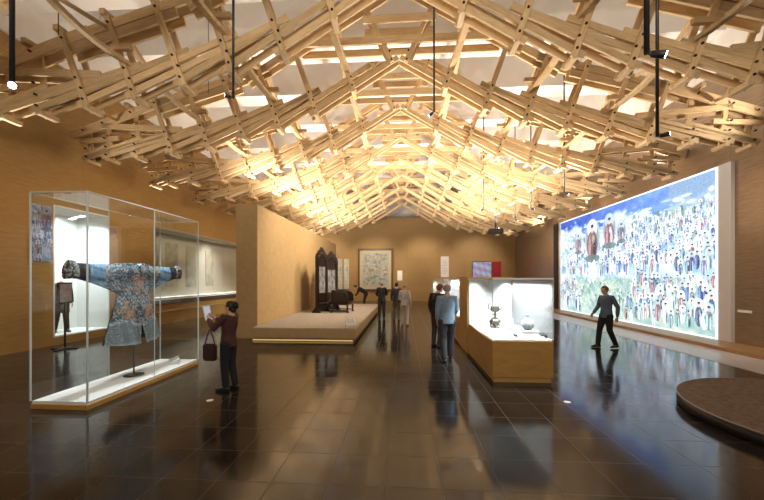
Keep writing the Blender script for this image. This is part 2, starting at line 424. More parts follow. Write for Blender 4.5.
# ------------------------------------------------------------------ hanging track spots
def spot(x, y, zb, aim, label, ztop=9.9, r=.022):
    root = empty('spotlight', (x, y, zb), 0, label, 'spotlight', 'pendant spotlights')
    MB().cyl((0,0,0), (0,0,ztop-zb), r, 10).build('pole', M['black'], root)
    a = Vector(aim).normalized(); c = Vector((0,0,.0)) + a*.07
    MB().tube([(0,0,.02), a*.05+Vector((0,0,-.01))], [.014, .014], seg=8, cap=1).build('bracket', M['black'], root)
    MB().tube([c-a*.035, c+a*.05, c+a*.07], [.028, .034, .036], seg=14, cap=0).build('lamp_head', M['black'], root)
    MB().cyl(c+a*.071, c+a*.074, .029, 14).build('lens', M['spotlens'], root)
    return root
spot(-3.72, 3.0, 3.72, (.5, -.4, -.4), 'black pole spotlight hanging at the far left edge of the photo')
spot(2.14, 3.15, 3.84, (.7, -.3, -.25), 'black pole spotlight with its head just below the upper right beams')
spot(3.68, 5.2, 3.92, (.7, -.4, .1), 'longest black pole spotlight, lit head above the mural screen')
spot(-3.1, 6.0, 5.14, (-.8, -.3, .2), 'black pole spotlight ending among the rafters at upper left')
spot(.70, 8.0, 5.75, (-.6, .1, -.4), 'black pole spotlight hanging near the roof ridge')
spot(5.35, 11.75, 4.72, (.7, -.2, -.3), 'nearest of the five thin black spotlights along the mural screen')
spot(5.15, 14.2, 4.72, (.7, -.2, -.3), 'second thin black spotlight along the mural screen')
spot(5.35, 16.8, 4.72, (.7, -.2, -.3), 'third thin black spotlight along the mural screen')
spot(5.1, 19.2, 4.72, (.7, -.2, -.3), 'farthest thin black spotlight, right above the black projector')
spot(3.25, 14.15, 4.72, (-.5, .2, -.4), 'thin black spotlight hanging leftmost of the group right of the ridge')
pr = empty('projector', (5.35, 20.3, 4.5), 0, 'black ceiling projector hanging before the far right corner', 'projector')
MB().box(-.38, .38, -.3, .3, 0, .27).bevel(.03, 2).build('body', M['black'], pr)
MB().cyl((.38, .05, .13), (.47, .05, .13), .09, 16).build('lens', M['steel'], pr)
MB().cyl((0,0,.26), (0,0,5.4), .03, 10).build('pole', M['black'], pr)
for n_, (x, y, z0) in enumerate(((-6.5, 6.0, 6.45), (-5.0, 8.4, 6.6), (5.2, 6.0, 6.9))):
    tag(MB().cyl((x, y, z0), (x, y, ZC), .008, 6).build('suspension_cable', M['black']),
        ['thin steel cable hanging from ceiling at upper left corner', 'thin steel cable hanging behind the second truss on the left', 'thin steel cable hanging from ceiling at upper right'][n_], 'cable', 'ceiling suspension cables')

# ------------------------------------------------------------------ mural screen on the right wall
def paint_grid(nu, nv, fn):
    return [[fn((i+.5)/nu, (j+.5)/nv) for i in range(nu)] for j in range(nv)]
def mural(nu, nv, asp):
    rnd = random.Random(5)
    img = [[None]*nu for _ in range(nv)]
    def lerp(a, b, t): t = max(0, min(1, t)); return tuple(x+(y-x)*t for x, y in zip(a, b))
    def fb(u, v): return .5+.5*(math.sin(u*23+3*math.sin(v*17))*.5+math.sin(v*41+4*math.sin(u*37))*.3+math.sin(u*97+v*83)*.2)
    for j in range(nv):
        v = (j+.5)/nv
        for i in range(nu):
            u = (i+.5)/nu
            q = fb(u, v)
            edge = .83 + .05*math.sin(u*14) + .03*math.sin(u*37+1)
            sky = lerp((.06, .22, .62), (.30, .50, .78), (u-.1)*1.3 + .5*(q-.5))
            if v > edge: c = lerp((.72,.84,.95), sky, (v-edge)*18 - .6*(q > .72))
            elif v > .36: c = lerp((.42, .58, .70), (.80, .86, .88), q)
            else: c = lerp((.42, .58, .54), (.72, .77, .62), q)
            if u > .82 and v > .80: c = lerp(c, (.45,.55,.56), .6)
            img[j][i] = c
    def ell(cu, cv, ru, rv, col, a=1.):
        i0, i1 = int((cu-ru)*nu), int((cu+ru)*nu)+1; j0, j1 = int((cv-rv)*nv), int((cv+rv)*nv)+1
        for j in range(max(0,j0), min(nv,j1)):
            for i in range(max(0,i0), min(nu,i1)):
                du = ((i+.5)/nu-cu)/ru; dv = ((j+.5)/nv-cv)/rv
                if du*du+dv*dv <= 1: img[j][i] = tuple(x*(1-a)+y*a for x, y in zip(img[j][i], col))
    W = 1/asp
    robes = [(.16,.26,.44),(.24,.36,.52),(.44,.24,.24),(.50,.62,.72),(.22,.36,.36),(.74,.78,.78),(.32,.32,.46),(.60,.52,.44),(.12,.18,.30),(.50,.62,.62),(.82,.87,.90),(.30,.44,.44),(.68,.74,.80)]
    def figure(u, v, hgt, robe, halo=True, wide=1.):
        r = hgt*.15
        if halo: ell(u, v+hgt*.8, r*1.5*W, r*1.5, rnd.choice([(.84,.91,.95),(.70,.80,.86),(.90,.93,.93),(.60,.72,.72)]), .85)
        w_ = hgt*.16*wide
        ell(u, v+hgt*.36, w_*W, hgt*.40, robe, .85)
        ell(u-w_*.5*W, v+hgt*.30, w_*.25*W, hgt*.32, tuple(min(1, c*1.5+.2) for c in robe), .8)
        ell(u+w_*.45*W, v+hgt*.25, w_*.25*W, hgt*.26, rnd.choice([(.85,.88,.86),(.10,.14,.24),(.6,.72,.78)]), .7)
        ell(u+w_*.2*W, v+hgt*.52, w_*.3*W, hgt*.10, rnd.choice([(.8,.84,.84),(.48,.26,.24),(.25,.42,.60),(.66,.62,.5)]), .7)
        ell(u, v+hgt*.78, r*.55*W, r*.62, (.74, .64, .56)); ell(u, v+hgt*.78+r*.55, r*.5*W, r*.32, (.16, .19, .28))
    for q in range(260): ell(rnd.random(), rnd.uniform(.60, .90), rnd.uniform(.006,.03), rnd.uniform(.006,.016), rnd.choice([(.90,.95,1),(.70,.80,.88),(.84,.88,.86)]), .55)
    for q in range(70): ell(rnd.uniform(.60,.98), rnd.uniform(.68,.84), rnd.uniform(.004,.012), rnd.uniform(.012,.03), rnd.choice([(.28,.40,.34),(.38,.48,.42),(.50,.60,.54)]), .8)
    for row, (v0, hg, n) in enumerate(((.77,.06,44),(.725,.065,50),(.68,.075,54),(.635,.08,54),(.585,.09,52),(.53,.10,50),(.465,.115,48),(.395,.13,46))):
        for q in range(n):
            u = (q+.5+rnd.uniform(-.4,.4))/n
            if row < 4 and .26 < u < .52 and rnd.random() < .6: continue
            if row == 0 and u < .15: continue
            figure(u, v0+rnd.uniform(-.02,.02), hg*rnd.uniform(.8,1.1), rnd.choice(robes), rnd.random() < .85)
    for cu, cv, sc, rb in ((.335,.54,.38,(.36,.20,.18)), (.475,.64,.29,(.42,.20,.22)), (.20,.62,.21,(.42,.24,.28)), (.56,.66,.18,(.28,.26,.34))):
        ell(cu, cv+sc*.55, sc*.36*W, sc*.5, (.58,.62,.60), .8); ell(cu, cv+sc*.55, sc*.30*W, sc*.43, (.36,.48,.50), .7)
        figure(cu, cv, sc, rb, True, 1.5)
        for q in range(40):
            a = rnd.uniform(0, 6.28); t = rnd.random()**.5
            ell(cu+math.cos(a)*t*sc*.24*W, cv+sc*.36+math.sin(a)*t*sc*.36, .0022, .006, rnd.choice([(.50,.30,.26),(.62,.58,.48),(.20,.16,.2),(.42,.42,.48)]), .8)
        ell(cu, cv+.01, sc*.34*W, sc*.10, (.30,.40,.38), .85)
    for q in range(34): ell(.335+rnd.gauss(0,.018), .40+rnd.gauss(0,.05), rnd.uniform(.004,.016), rnd.uniform(.01,.04), (.93,.97,.97), .7)
    for q in range(420): ell(rnd.uniform(.16,.62), rnd.uniform(.04,.36), .0025, .006, rnd.choice([(.90,.95,.94),(.30,.42,.36),(.40,.54,.48),(.6,.66,.5)]), .85)
    for q in range(16):
        u = rnd.uniform(.2,.58); v = rnd.uniform(.06,.24)
        ell(u, v+.05, .002, .05, (.24,.30,.28), .8)
        for k_ in range(7): ell(u+rnd.gauss(0,.008), v+.09+rnd.gauss(0,.018), .005, .012, rnd.choice([(.32,.46,.40),(.45,.56,.46),(.86,.9,.88)]), .8)
    for row, (v0, hg, n) in enumerate(((.28,.12,46),(.20,.13,44),(.115,.14,42),(.03,.15,38))):
        for q in range(n):
            u = (q+.5+rnd.uniform(-.4,.4))/n
            if .16+.03*row < u < .64 - .02*row: continue
            figure(u, v0+rnd.uniform(-.03,.03), hg*rnd.uniform(.8,1.15), rnd.choice(robes), rnd.random() < .5)
    for j in range(nv):
        for i in range(nu):
            k_ = 1 + rnd.uniform(-.16, .16); g_ = sum(img[j][i])/3; img[j][i] = tuple(min(1., max(0, (.76*c+.24*g_)*k_))**2.0 for c in img[j][i])
    return img
def painted_mesh(name, img, posfn, mat, extra=None):
    nv, nu = len(img), len(img[0])
    verts = [posfn(i/nu, j/nv) for j in range(nv+1) for i in range(nu+1)]
    W_ = nu+1
    faces = [(j*W_+i, j*W_+i+1, (j+1)*W_+i+1, (j+1)*W_+i) for j in range(nv) for i in range(nu)]
    me = bpy.data.meshes.new(name); me.from_pydata(verts, [], faces)
    at = me.color_attributes.new('paint', 'FLOAT_COLOR', 'CORNER')
    buf = []
    for j in range(nv):
        for i in range(nu): buf.extend((*img[j][i], 1.)*4)
    at.data.foreach_set('color', buf)
    me.materials.append(mat); me.update(); return me
SY0, SY1, SZ0, SZ1 = 10.42, 20.1, .16, 5.02
ms = empty('mural_screen', (XR, 15.3, 0), 0, 'huge glowing mural screen with rows of haloed painted figures on right wall', 'screen')
ms_off = Vector((XR, 15.3, 0))
MB().box(-.10, 0, 9.98-15.3, 21.0-15.3, .1, 5.1).build('backing_board', pbr('screen_border', (.58,.55,.56), .6), ms)
MB().box(-.16, -.10, 20.45-15.3, 21.0-15.3, .1, 5.1).bevel(.005).build('dark_edge', M['black'], ms)
MB().box(-.125, -.10, SY0-15.3-.05, SY1-15.3+.05, SZ0-.05, SZ1+.05).build('glow_frame', emis('screen_edge', (.80,.93,1.), 2.4), ms)
im = mural(640, 330, (SY1-SY0)/(SZ1-SZ0))
link('picture', painted_mesh('picture', im, lambda u, v: (-.13, SY1-15.3-u*(SY1-SY0), SZ0+v*(SZ1-SZ0)), attr_mat('mural_light', 2.75, tint=(1.0, 1.05, 1.2))), ms)
sw = empty('wall_plate', (XR, 9.7, .98), 0, 'small white plate on the bronze wall beside the mural screen', 'plate')
MB().box(-.02, 0, -.19, .19, -.035, .035).bevel(.005).build('plate', M['white'], sw)

# ------------------------------------------------------------------ round plinth on the right
rp = empty('round_plinth', (5.55, 4.52, 0), 0, 'large low round brown plinth at the right edge of the floor', 'plinth')
MB().lathe([(1.62, 0), (1.69, .015), (1.69, .13)], seg=96).build('side', pbr('plinth_side', (.02,.014,.011), .5), rp)
MB().lathe([(1.692, .13), (1.70, .14), (1.697, .155), (1.682, .156), (1.682, .131)], seg=96).build('rim', pbr('rim_metal', (.30,.26,.22), .35, .7), rp)
MB().lathe([(1.68, .131), (1.68, .157)], seg=96).build('top', M['carpet'], rp)

# ------------------------------------------------------------------ stage, carved screen, throne
st = empty('display_stage', (-2.98, 14.8, 0), 0, 'low brown stage in front of the tan partition wall', 'stage')
sx0, sx1, sy0, sy1 = -4.545+2.98, -1.42+2.98, 9.85-14.8, 19.8-14.8
MB().box(sx0, sx1-.06, sy0+.08, sy1-.05, 0, .1).build('toe_kick', M['kerb'], st)
MB().box(sx0+.02, sx1-.08, sy0+.065, sy0+.079, .015, .05).build('light_strip', M['led'], st)
MB().box(sx0, sx1, sy0, sy1, .1, .385).bevel(.004).build('fascia', M['partition'], st)
MB().box(sx0, sx1-.02, sy0+.02, sy1-.02, .385, .40).build('deck', M['stagetop'], st)
cp = empty('caption_board', (-1.66, 10.5, .40), .5, 'small white slanted caption board on the front corner of the stage', 'caption board')
MB().prism([(-.10, 0), (.10, 0), (.10, .22), (-.10, .06)], 'x', -.16, .16).bevel(.006).build('board', M['white'], cp)
MB().prism([(-.085, .0715), (.085, .2075), (.085, .211), (-.085, .075)], 'x', -.13, .13).build('printed_face', pbr('caption_face', (.45,.44,.42), .6), cp)

fs = empty('carved_screen', (-3.6, 15.3, .40), 0, 'tall dark carved wooden folding screen with arched crests on the stage', 'folding screen')
for q, (ax_, ay_, bx_, by_, hh) in enumerate(((-3.74, 14.25, -3.47, 15.1, 2.83), (-3.60, 15.12, -3.17, 16.05, 2.72), (-3.22, 16.1, -3.62, 17.0, 2.66))):
    wd = math.hypot(bx_-ax_, by_-ay_)*.99; yc = 0
    xo = 0
    pn = MB()
    prof = [(-wd/2, .06), (wd/2, .06), (wd/2, hh-.42)]
    for t in range(15):
        a = t/14; u_ = 1-2*a
        prof.append((wd/2*u_*.97, hh-.40+.40*(1-abs(u_))**.8 + .05*math.sin(a*PI*6)**2))
    prof.append((-wd/2, hh-.42))
    pn.prism([(y, z) for y, z in prof], 'x', -.035, .035)
    p_ = pn.build('panel', M['darkwood'], fs, ((ax_+bx_)/2+3.6, (ay_+by_)/2-15.3, 0))
    p_.rotation_euler = (0, 0, -math.atan2(bx_-ax_, by_-ay_))
    im_ = pbr('inset_%d' % q, (.30,.31,.32), .5, noise=5, col2=(.06,.055,.06), scale=(1,1.4,.8))
    for z0_, z1_ in ((.85, hh-.85),): MB().prism([(-wd*.27, z0_), (wd*.27, z0_), (wd*.27, z1_), (-wd*.27, z1_)], 'x', .036, .046).build('painted_inset', im_, p_)
    fr = MB()
    for yy in (-wd*.36, wd*.36): fr.box(.03, .065, yy-.035, yy+.035, .2, hh-.5)
    for zz in (.25, .52, .80, hh-.80, hh-.52): fr.box(.03, .065, -wd*.40, wd*.40, zz-.03, zz+.03)
    fr.build('raised_moulding', M['darkwood'], p_)
    cr = MB()
    for t in range(7):
        a = (t+.5)/7; cr.ball((.04, wd*.36*(1-2*a), hh-.44+.20*(1-abs(1-2*a))), (.025, .06, .07), sub=2)
    for t in range(5): cr.ball((.04, wd*.28*(1-t/2), .38), (.025, .07, .06), sub=2)
    cr.build('crest_carving', M['darkwood'], p_)
    for yy in (-wd*.46, wd*.46): MB().prism([(-.2, 0), (.2, 0), (.16, .08), (.06, .22), (-.06, .22), (-.16, .08)], 'y', yy-.035, yy+.035).build('foot', M['darkwood'], p_)

th = empty('throne_chair', (-2.72, 14.9, .401), -.12, 'wide dark carved wooden throne chair before the carved screen', 'chair')
MB().box(-.38, .38, -.45, .45, .40, .48).box(-.36, .36, -.43, .43, .33, .40).bevel(.012).build('seat', M['darkwood'], th)
for a in (-1, 1):
    for b in (-1, 1):
        MB().tube([(a*.34, b*.40, .36), (a*.36, b*.42, .2), (a*.34, b*.40, .07), (a*.37, b*.43, 0.03)], [.045, .04, .035, .045], seg=10, cap=0).box(a*.37-.05, a*.37+.05, b*.43-.05, b*.43+.05, .001, .03).build('leg', M['darkwood'], th)
for b in (-1, 1): MB().box(-.36, .36, b*.41-.02, b*.41+.02, .07, .11).build('stretcher', M['darkwood'], th)
bk = MB(); bk.prism([(-.45, .48), (.45, .48), (.45, .78), (.36, .90), (.15, .96), (-.15, .96), (-.36, .90), (-.45, .78)], 'x', -.37, -.31); bk.build('backrest', M['darkwood'], th)
for b in (-1, 1):
    MB().prism([(-.34, .48), (.34, .48), (.36, .70), (.30, .84), (-.1, .90), (-.34, .93)], 'y', b*.43-.025, b*.43+.025).tube([(-.34, b*.43, .94), (-.1, b*.43, .91), (.28, b*.43, .86), (.37, b*.43, .72), (.36, b*.43, .5)], [.035]*5, seg=8, cap=1).build('armrest', M['darkwood'], th)

# ------------------------------------------------------------------ robe in its tall glass case
CX0, CX1, CY0, CY1, CZ = -5.30, -4.44, 4.50, 7.08, 3.08
cc = empty('glass_case', ((CX0+CX1)/2, (CY0+CY1)/2, 0), 0, 'tall freestanding glass case with low white base holding the robe', 'display case')
hx, hy = (CX1-CX0)/2, (CY1-CY0)/2
MB().box(-hx, hx, -hy, hy, 0, .075).bevel(.004).build('plinth', M['vwood'], cc)
MB().box(-hx+.012, hx-.012, -hy+.012, hy-.012, .075, .115).build('white_deck', M['white'], cc)
g = .012
def pane(name, x0, x1, y0, y1, z0, z1, par): return MB().box(x0, x1, y0, y1, z0, z1).build(name, M['glass'], par)
for s_ in (-1, 1):
    x0 = s_*hx - (g if s_ > 0 else 0)
    pane('side_pane', x0, x0+g, -hy+g, -.003, .118, CZ-g, cc); pane('side_pane', x0, x0+g, .003, hy-g, .118, CZ-g, cc)
    y0 = s_*hy - (g if s_ > 0 else 0)
    pane('end_pane', -hx, hx, y0, y0+g, .118, CZ-g, cc)
pane('top_pane', -hx, hx, -hy, -.003, CZ-g, CZ, cc); pane('top_pane', -hx, hx, .003, hy, CZ-g, CZ, cc)
for a in (-1, 1):
    for b in (-1, 1):
        MB().box(a*hx-.009, a*hx+.009, b*hy-.009, b*hy+.009, .116, CZ).build('corner_seal', M['edge'], cc)
    MB().box(a*hx-.004, a*hx+.004, -.006, .006, .116, CZ).build('joint_seal', M['edge'], cc)
    MB().box(a*hx-.008, a*hx+.008, -hy, hy, CZ-.004, CZ+.010).build('top_seal', M['edge'], cc)
    MB().box(-hx, hx, a*hy-.008, a*hy+.008, CZ-.004, CZ+.010).build('top_seal', M['edge'], cc)

RX, RY = -4.87, 5.84
def robe_img(nu, nv):
    rnd = random.Random(11)
    rows = []
    cells = {}
    drag = [(0, 1.80, .17), (-.24, 1.28, .16), (.24, 1.28, .16), (-.66, 1.98, .1), (.66, 1.98, .1)]
    rag = [rnd.uniform(0, 6.28) for _ in range(40)]
    for j in range(nv):
        row = []
        for i in range(nu):
            x = -1.2 + 2.4*(i+.5)/nu; z = .70 + 1.45*(j+.5)/nv
            ax = abs(x)
            n = math.sin(x*61+rag[0]+3*math.sin(z*23))*math.sin(z*57+rag[1]+2.5*math.sin(x*31)) + .6*math.sin(x*113+z*71)+.5*rnd.uniform(-1,1)
            c = (.022, .045, .08) if n < -.2 else ((.08, .14, .19) if n < .45 else (.34, .40, .42))
            if n > 1.15: c = (.60, .34, .20)
            for dx, dz, dr in drag:
                r = math.hypot((x-dx), (z-dz))
                a = math.atan2(z-dz, x-dx)
                if r < dr*(1+.25*math.sin(a*5)):
                    m_ = math.sin(x*95+3*math.sin(z*55))*math.sin(z*85+2.5*math.sin(x*65)) + .45 - r*2
                    c = (.48, .24, .13) if m_ > .42 else ((.50, .42, .32) if m_ > .22 else c)
            if z < 1.10 - .05*math.cos(x*9) and ax < .8:
                s_ = math.sin(z*70 + 2*math.sin(x*24) + ax*20)*math.sin(x*75 + 2.5*math.sin(z*33)) + rnd.uniform(-.2, .2)
                c = (.20, .25, .28) if s_ > .2 else ((.12, .17, .21) if s_ > -.5 else (.30, .34, .36))
                if z > 1.05 - .05*math.cos(x*9): c = (.5, .55, .58) if s_ > 0 else (.12, .2, .3)
            if z < .745+ .03*ax: c = (.27, .33, .38)
            if ax > .48:
                b = (.17, .32, .46) if math.sin(z*40+x*9) > -.5 else (.07, .16, .26)
                c = c if ax < .62 else b
                if ax > .90: c = (.012, .014, .022) if math.sin(z*60+x*4) > -.92 else (.05, .07, .1)
                if ax > 1.08: c = (.40, .40, .37) if n > -.1 else (.08, .10, .14)
            if ax < .02 and z > 1.9: c = (.03, .04, .07)
            row.append(c)
        rows.append(row)
    return rows
rb = empty('dragon_robe', (RX, RY, 0), 0, 'embroidered blue and silver court robe hung with sleeves spread wide', 'robe')
def robe_mesh():
    # outline: half-width of the body at a height, sleeves above; sampled on a grid of columns along y with top/bottom edges
    nu, nv = 150, 40
    img_full = robe_img(300, 180)
    def topz(a): return 2.105 + .03*max(0, 1-a/.5) - .015*a - (.05*max(0, 1-a/.07) if a < .07 else 0) + (.06*max(0, (a-1.08)/.1) if a > 1.08 else 0)
    def botz(a):
        # underside: hem for |y|<.66, then flank, then sleeve underside
        if a <= .64: return .70 + .075*(a/.64)**2
        if a <= .66: return .70 + .08 + (a-.64)/.02*.1
        return None
    bm = bmesh.new(); lay = bm.loops.layers.float_color.new('paint')
    def color(y, z):
        i = min(299, max(0, int((y+1.2)/2.4*300))); j = min(179, max(0, int((z-.70)/1.45*180))); return (*img_full[j][i], 1.)
    def flank(z):   # half width of the body at height z
        if z > 1.60: return .36
        t = (1.60-z)/(1.60-.72); return .36 + .30*t**1.15
    def sheet(front):
        sgn = 1 if front else -1
        # rows in z, each spanning the permitted half width
        nz = 96
        rows = []
        for j in range(nz+1):
            z = .70 + (2.13-.70)*j/nz
            if z < 1.60: hw = flank(z)
            elif z < 1.90: hw = max(flank(z), .36 + .84*((z-1.60)/.30)**1.25)     # the sleeve underside rises to the cuff
            else: hw = 1.20
            r = []
            nn = 110
            for i in range(nn+1):
                y = -hw + 2*hw*i/nn; a = abs(y)
                zz = z
                tz = topz(a)
                zz = min(z, tz)
                if z < .80: zz = max(z, .70 + .07*(a/.66)**2)
                fold = .018*math.sin(y*26)*max(0, (1.5-z)/.8) + .008*math.sin(y*60+z*9)
                depth = .085*max(0, 1-(a/(hw+.001))**4)
                if z > 1.66: depth = .085*max(0, 1-(a/.5)**2) + .045*max(.25, 1-((z-1.95)/.17)**2)*(1 if a < 1.17 else .5)
                depth += .12*max(0, (1.5-z)/.8)*max(0, 1-(a/(hw+.001))**2)
                # central slit
                x = sgn*(depth*.9 + .012) + (fold if front else fold*.5)
                r.append((x, y, zz))
            rows.append(r)
        V = [[bm.verts.new(p) for p in r] for r in rows]
        for j in range(nz):
            for i in range(len(V[0])-1):
                q = (V[j][i], V[j][i+1], V[j+1][i+1], V[j+1][i])
                cy = sum(v.co.y for v in q)/4; cz = sum(v.co.z for v in q)/4
                if cz < 1.06 and abs(cy) < .012 + .028*(1.06-cz)/.36 and front: continue   # slit in the skirt
                try: f = bm.faces.new(q if front else q[::-1])
                except ValueError: continue
                f.smooth = True
                for l in f.loops: l[lay] = color(l.vert.co.y, l.vert.co.z) if front else (.02, .022, .03, 1)
        return V
    A = sheet(True); B = sheet(False)
    for j in range(len(A)-1):
        for e in (0, -1):
            f = bm.faces.new((A[j][e], A[j+1][e], B[j+1][e], B[j][e]))
            for l in f.loops: l[lay] = (.03, .035, .05, 1)
    for i in range(len(A[-1])-1):
        f = bm.faces.new((A[-1][i], A[-1][i+1], B[-1][i+1], B[-1][i]))
        for l in f.loops: l[lay] = color(l.vert.co.y, 2.08)
    me = bpy.data.meshes.new('robe_cloth'); bm.to_mesh(me); bm.free()
    me.materials.append(attr_mat('robe_silk', 0, .6)); return me
link('robe_cloth', robe_mesh(), rb)
for s_ in (-1, 1):
    cf = MB()
    cf.tube([(0, s_*1.10, 1.965), (0, s_*1.16, 1.97), (0, s_*1.24, 1.985)], [(.05,.115), (.05,.115), (.06,.135)], lat=(1,0,0), seg=20, cap=0)
    cf.build('cuff', pbr('cuff_trim', (.36,.34,.30), .6, noise=26, col2=(.02,.02,.03), ramp=(.5,.6)), rb)
MB().tube([(.06, -.16, 2.09), (.11, -.06, 2.02), (.12, .05, 1.98), (.10, .15, 1.86)], [.012]*4, seg=8, cap=1).build('collar_edging', pbr('navy_edging', (.015,.02,.04), .6), rb)
ds = empty('robe_stand', (RX, RY, .115), 0, 'slim dark stand carrying the robe inside the glass case', 'stand')
MB().lathe([(.16, 0), (.16, .012), (.03, .02)], seg=24).build('foot', M['black'], ds)
MB().cyl((0,0,.012), (0,0,1.9), .012, 10).build('post', M['black'], ds)
MB().cyl((0,-1.1,1.885), (0,1.1,1.885), .012, 10).build('crossbar', M['black'], ds)
cb = empty('case_caption', (-4.78, 6.78, .115), -.9, 'small white caption block at the far end of the robe case base', 'caption board')
MB().prism([(-.09, 0), (.09, 0), (.09, .10), (-.09, .03)], 'x', -.2, .2).bevel(.004).build('block', M['white'], cb)
MB().prism([(-.075, .039), (.075, .0965), (.075, .0985), (-.075, .041)], 'x', -.17, .17).build('printed_face', pbr('caption_face2', (.5,.49,.46), .6), cb)

# caption stand by the left wall
ls = empty('caption_stand', (-9.0, 8.48, 0), -PI/2+.25, 'black floor stand with framed caption panel near the left wall', 'sign stand')
MB().box(-.34, .34, -.05, .05, 0, .03).box(-.05, .05, -.3, .3, 0, .03).bevel(.008).build('foot', M['black'], ls)
MB().cyl((0,0,.02), (0,0,1.3), .022, 12).build('pole', M['black'], ls)
MB().box(-.25, .25, -.03, .02, 1.20, 1.76).bevel(.006).build('frame', M['black'], ls)
MB().box(-.215, .215, .021, .026, 1.24, 1.72).build('caption_panel', pbr('caption_lilac', (.52,.47,.52), .6, noise=12, col2=(.35,.3,.36)), ls)

# ------------------------------------------------------------------ built-in showcase in the left wall
wc = empty('wall_showcase', (XL, (WC0+WC1)/2, WZ0), 0, 'long white-lit glass showcase built into the left wall', 'display case')
hl = (WC1-WC0)/2; hh = WZ1-WZ0
MB().box(-.95, -.90, -hl, hl, .0, hh).box(-.9, -.0, -hl, -hl+.05, 0, hh).box(-.9, -.0, hl-.05, hl, 0, hh).box(-.9, -.0, -hl+.05, hl-.05, hh-.05, hh).build('lining', M['ivory'], wc)
MB().box(-.9, .0, -hl+.05, hl-.05, 0, .06).build('deck', M['white'], wc)
MB().box(-.012, .0, -hl+.05, -hl/3, .06, hh-.05).build('pane', M['glass'], wc)
MB().box(-.012, .0, -hl/3+.01, hl/3, .06, hh-.05).build('pane', M['glass'], wc)
MB().box(-.012, .0, hl/3+.01, hl-.05, .06, hh-.05).build('pane', M['glass'], wc)
MB().box(.002, .03, -hl, hl, hh-.07, hh+.02).build('top_rail', pbr('rail_grey', (.35,.33,.3), .4, .5), wc)
MB().box(.002, .03, -hl, hl, -.16, .03).build('bottom_rail', pbr('sill_dark', (.06,.05,.04), .5), wc)
MB().cyl((.10, -hl, -.42), (.10, hl, -.42), .018, 10).build('hand_rail', M['steel'], wc)
MB().box(-.86, -.82, -hl+.1, hl-.1, .06, .09).build('light_strip', M['ledw'], wc)
for q, (yy, ww, z_) in enumerate(((-3.9, .32, 1.9), (-2.7, .42, 2.0), (-1.3, .40, 2.0), (.3, .36, 1.9))):
    tag(MB().box(-.895, -.88, yy-ww, yy+ww, .5, .5+z_).build('hanging_scroll', pbr('scroll_%d' % q, (.62,.57,.47), .8, noise=3, col2=(.44,.40,.33)), None, (XL, (WC0+WC1)/2, WZ0)),
        ['pale hanging scroll nearest the camera in the left wall showcase', 'pale hanging scroll second from the camera in the left wall showcase', 'pale hanging scroll third from the camera in the left wall showcase', 'pale hanging scroll beside the partition in the left wall showcase'][q], 'scroll', 'scrolls in the wall showcase')
for q, yy in enumerate((-4.2, -3.1, -2.0, -.9, .2)):
    tag(MB().box(-.6, -.2, -.28, .28, 0, .02).build('album_leaf', pbr('leaf_%d' % q, (.6,.58,.5), .7, noise=20, col2=(.35,.34,.33)), None, (XL, (WC0+WC1)/2+yy, WZ0+.061)),
        'open paper album leaf lying on the deck of the left wall showcase', 'document', 'album leaves in the wall showcase')

nc = empty('costume_niche', (XL, (NY0+NY1)/2, NZ0), 0, 'bright white full-height wall niche seen through the robe case', 'display case')
nl, nh = (NY1-NY0)/2, NZ1-NZ0
MB().box(-1.15, -1.1, -nl, nl, 0, nh).box(-1.1, 0, -nl, -nl+.04, 0, nh).box(-1.1, 0, nl-.04, nl, 0, nh).box(-1.1, 0, -nl+.04, nl-.04, nh-.05, nh).build('lining', M['white'], nc)
MB().box(-1.1, .0, -nl+.04, nl-.04, 0, .04).build('deck', M['white'], nc)
MB().box(-.012, 0, -nl+.04, -.003, .04, nh-.05).build('pane', M['glass'], nc); MB().box(-.012, 0, .003, nl-.04, .04, nh-.05).build('pane', M['glass'], nc)
gp_ = empty('mural_print', (XL, 8.5, 2.33), 0, 'narrow lilac blue mural print on the left wall behind the glass case', 'poster')
MB().box(.002, .02, -.27, .27, 0, 1.5).build('board', M['white'], gp_)
sub = [r_[70:150] for r_ in im[110:280]]
link('picture', painted_mesh('picture', [[(c[0]*.62, c[1]*.62, c[2]*.85) for c in r_] for r_ in sub], lambda u, v: (.0215, -.27+.54*u, 1.5*v), attr_mat('print_ink', 0, .7)), gp_)

# ------------------------------------------------------------------ centre showcases
def island(y0, y1, name, label, spine=False):
    x0, x1 = 1.58, 2.64
    c = empty(name, ((x0+x1)/2, (y0+y1)/2, 0), 0, label, 'display case')
    a, b = (x1-x0)/2, (y1-y0)/2
    MB().box(-a+.03, a-.03, -b+.03, b-.002, 0, .09).build('toe_board', pbr('toe_oak', (.52,.33,.11), .4), c)
    MB().box(-a, a, -b, b, .09, .74).bevel(.004).build('cabinet', M['vwood'], c)
    MB().box(-a+.015, a-.015, -b+.015, b-.015, .74, .765).build('deck', M['white'], c)
    zt = 1.87
    MB().box(-a, -a+g, -b+g, b, .766, zt-.03).build('pane', M['glass'], c)
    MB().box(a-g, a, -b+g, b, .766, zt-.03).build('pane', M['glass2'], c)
    MB().box(-a, a, -b, -b+g, .766, zt-.03).build('pane', M['glass'], c)
    MB().box(-a+.02, a-.02, b-.05, b-.01, .766, zt-.03).build('back_panel', M['white'], c)
    if spine: MB().box(a-.06, a-.02, -b+.02, b-.06, .766, zt-.03).build('back_panel', M['white'], c)
    MB().box(-a, a, -b, b, zt-.03, zt).build('lid', M['white'], c)
    for sx_ in (-1, 1): MB().box(sx_*a-.006, sx_*a+.006, -b-.006, -b+.006, .766, zt).build('corner_seal', M['edge'], c)
    return c
vf = island(6.2, 8.55, 'showcase', 'white-lit glass showcase on an oak base, nearest in centre island')
vb = island(9.75, 18.9, 'showcase', 'long white-lit showcase behind the oak pillar of the centre island', True)
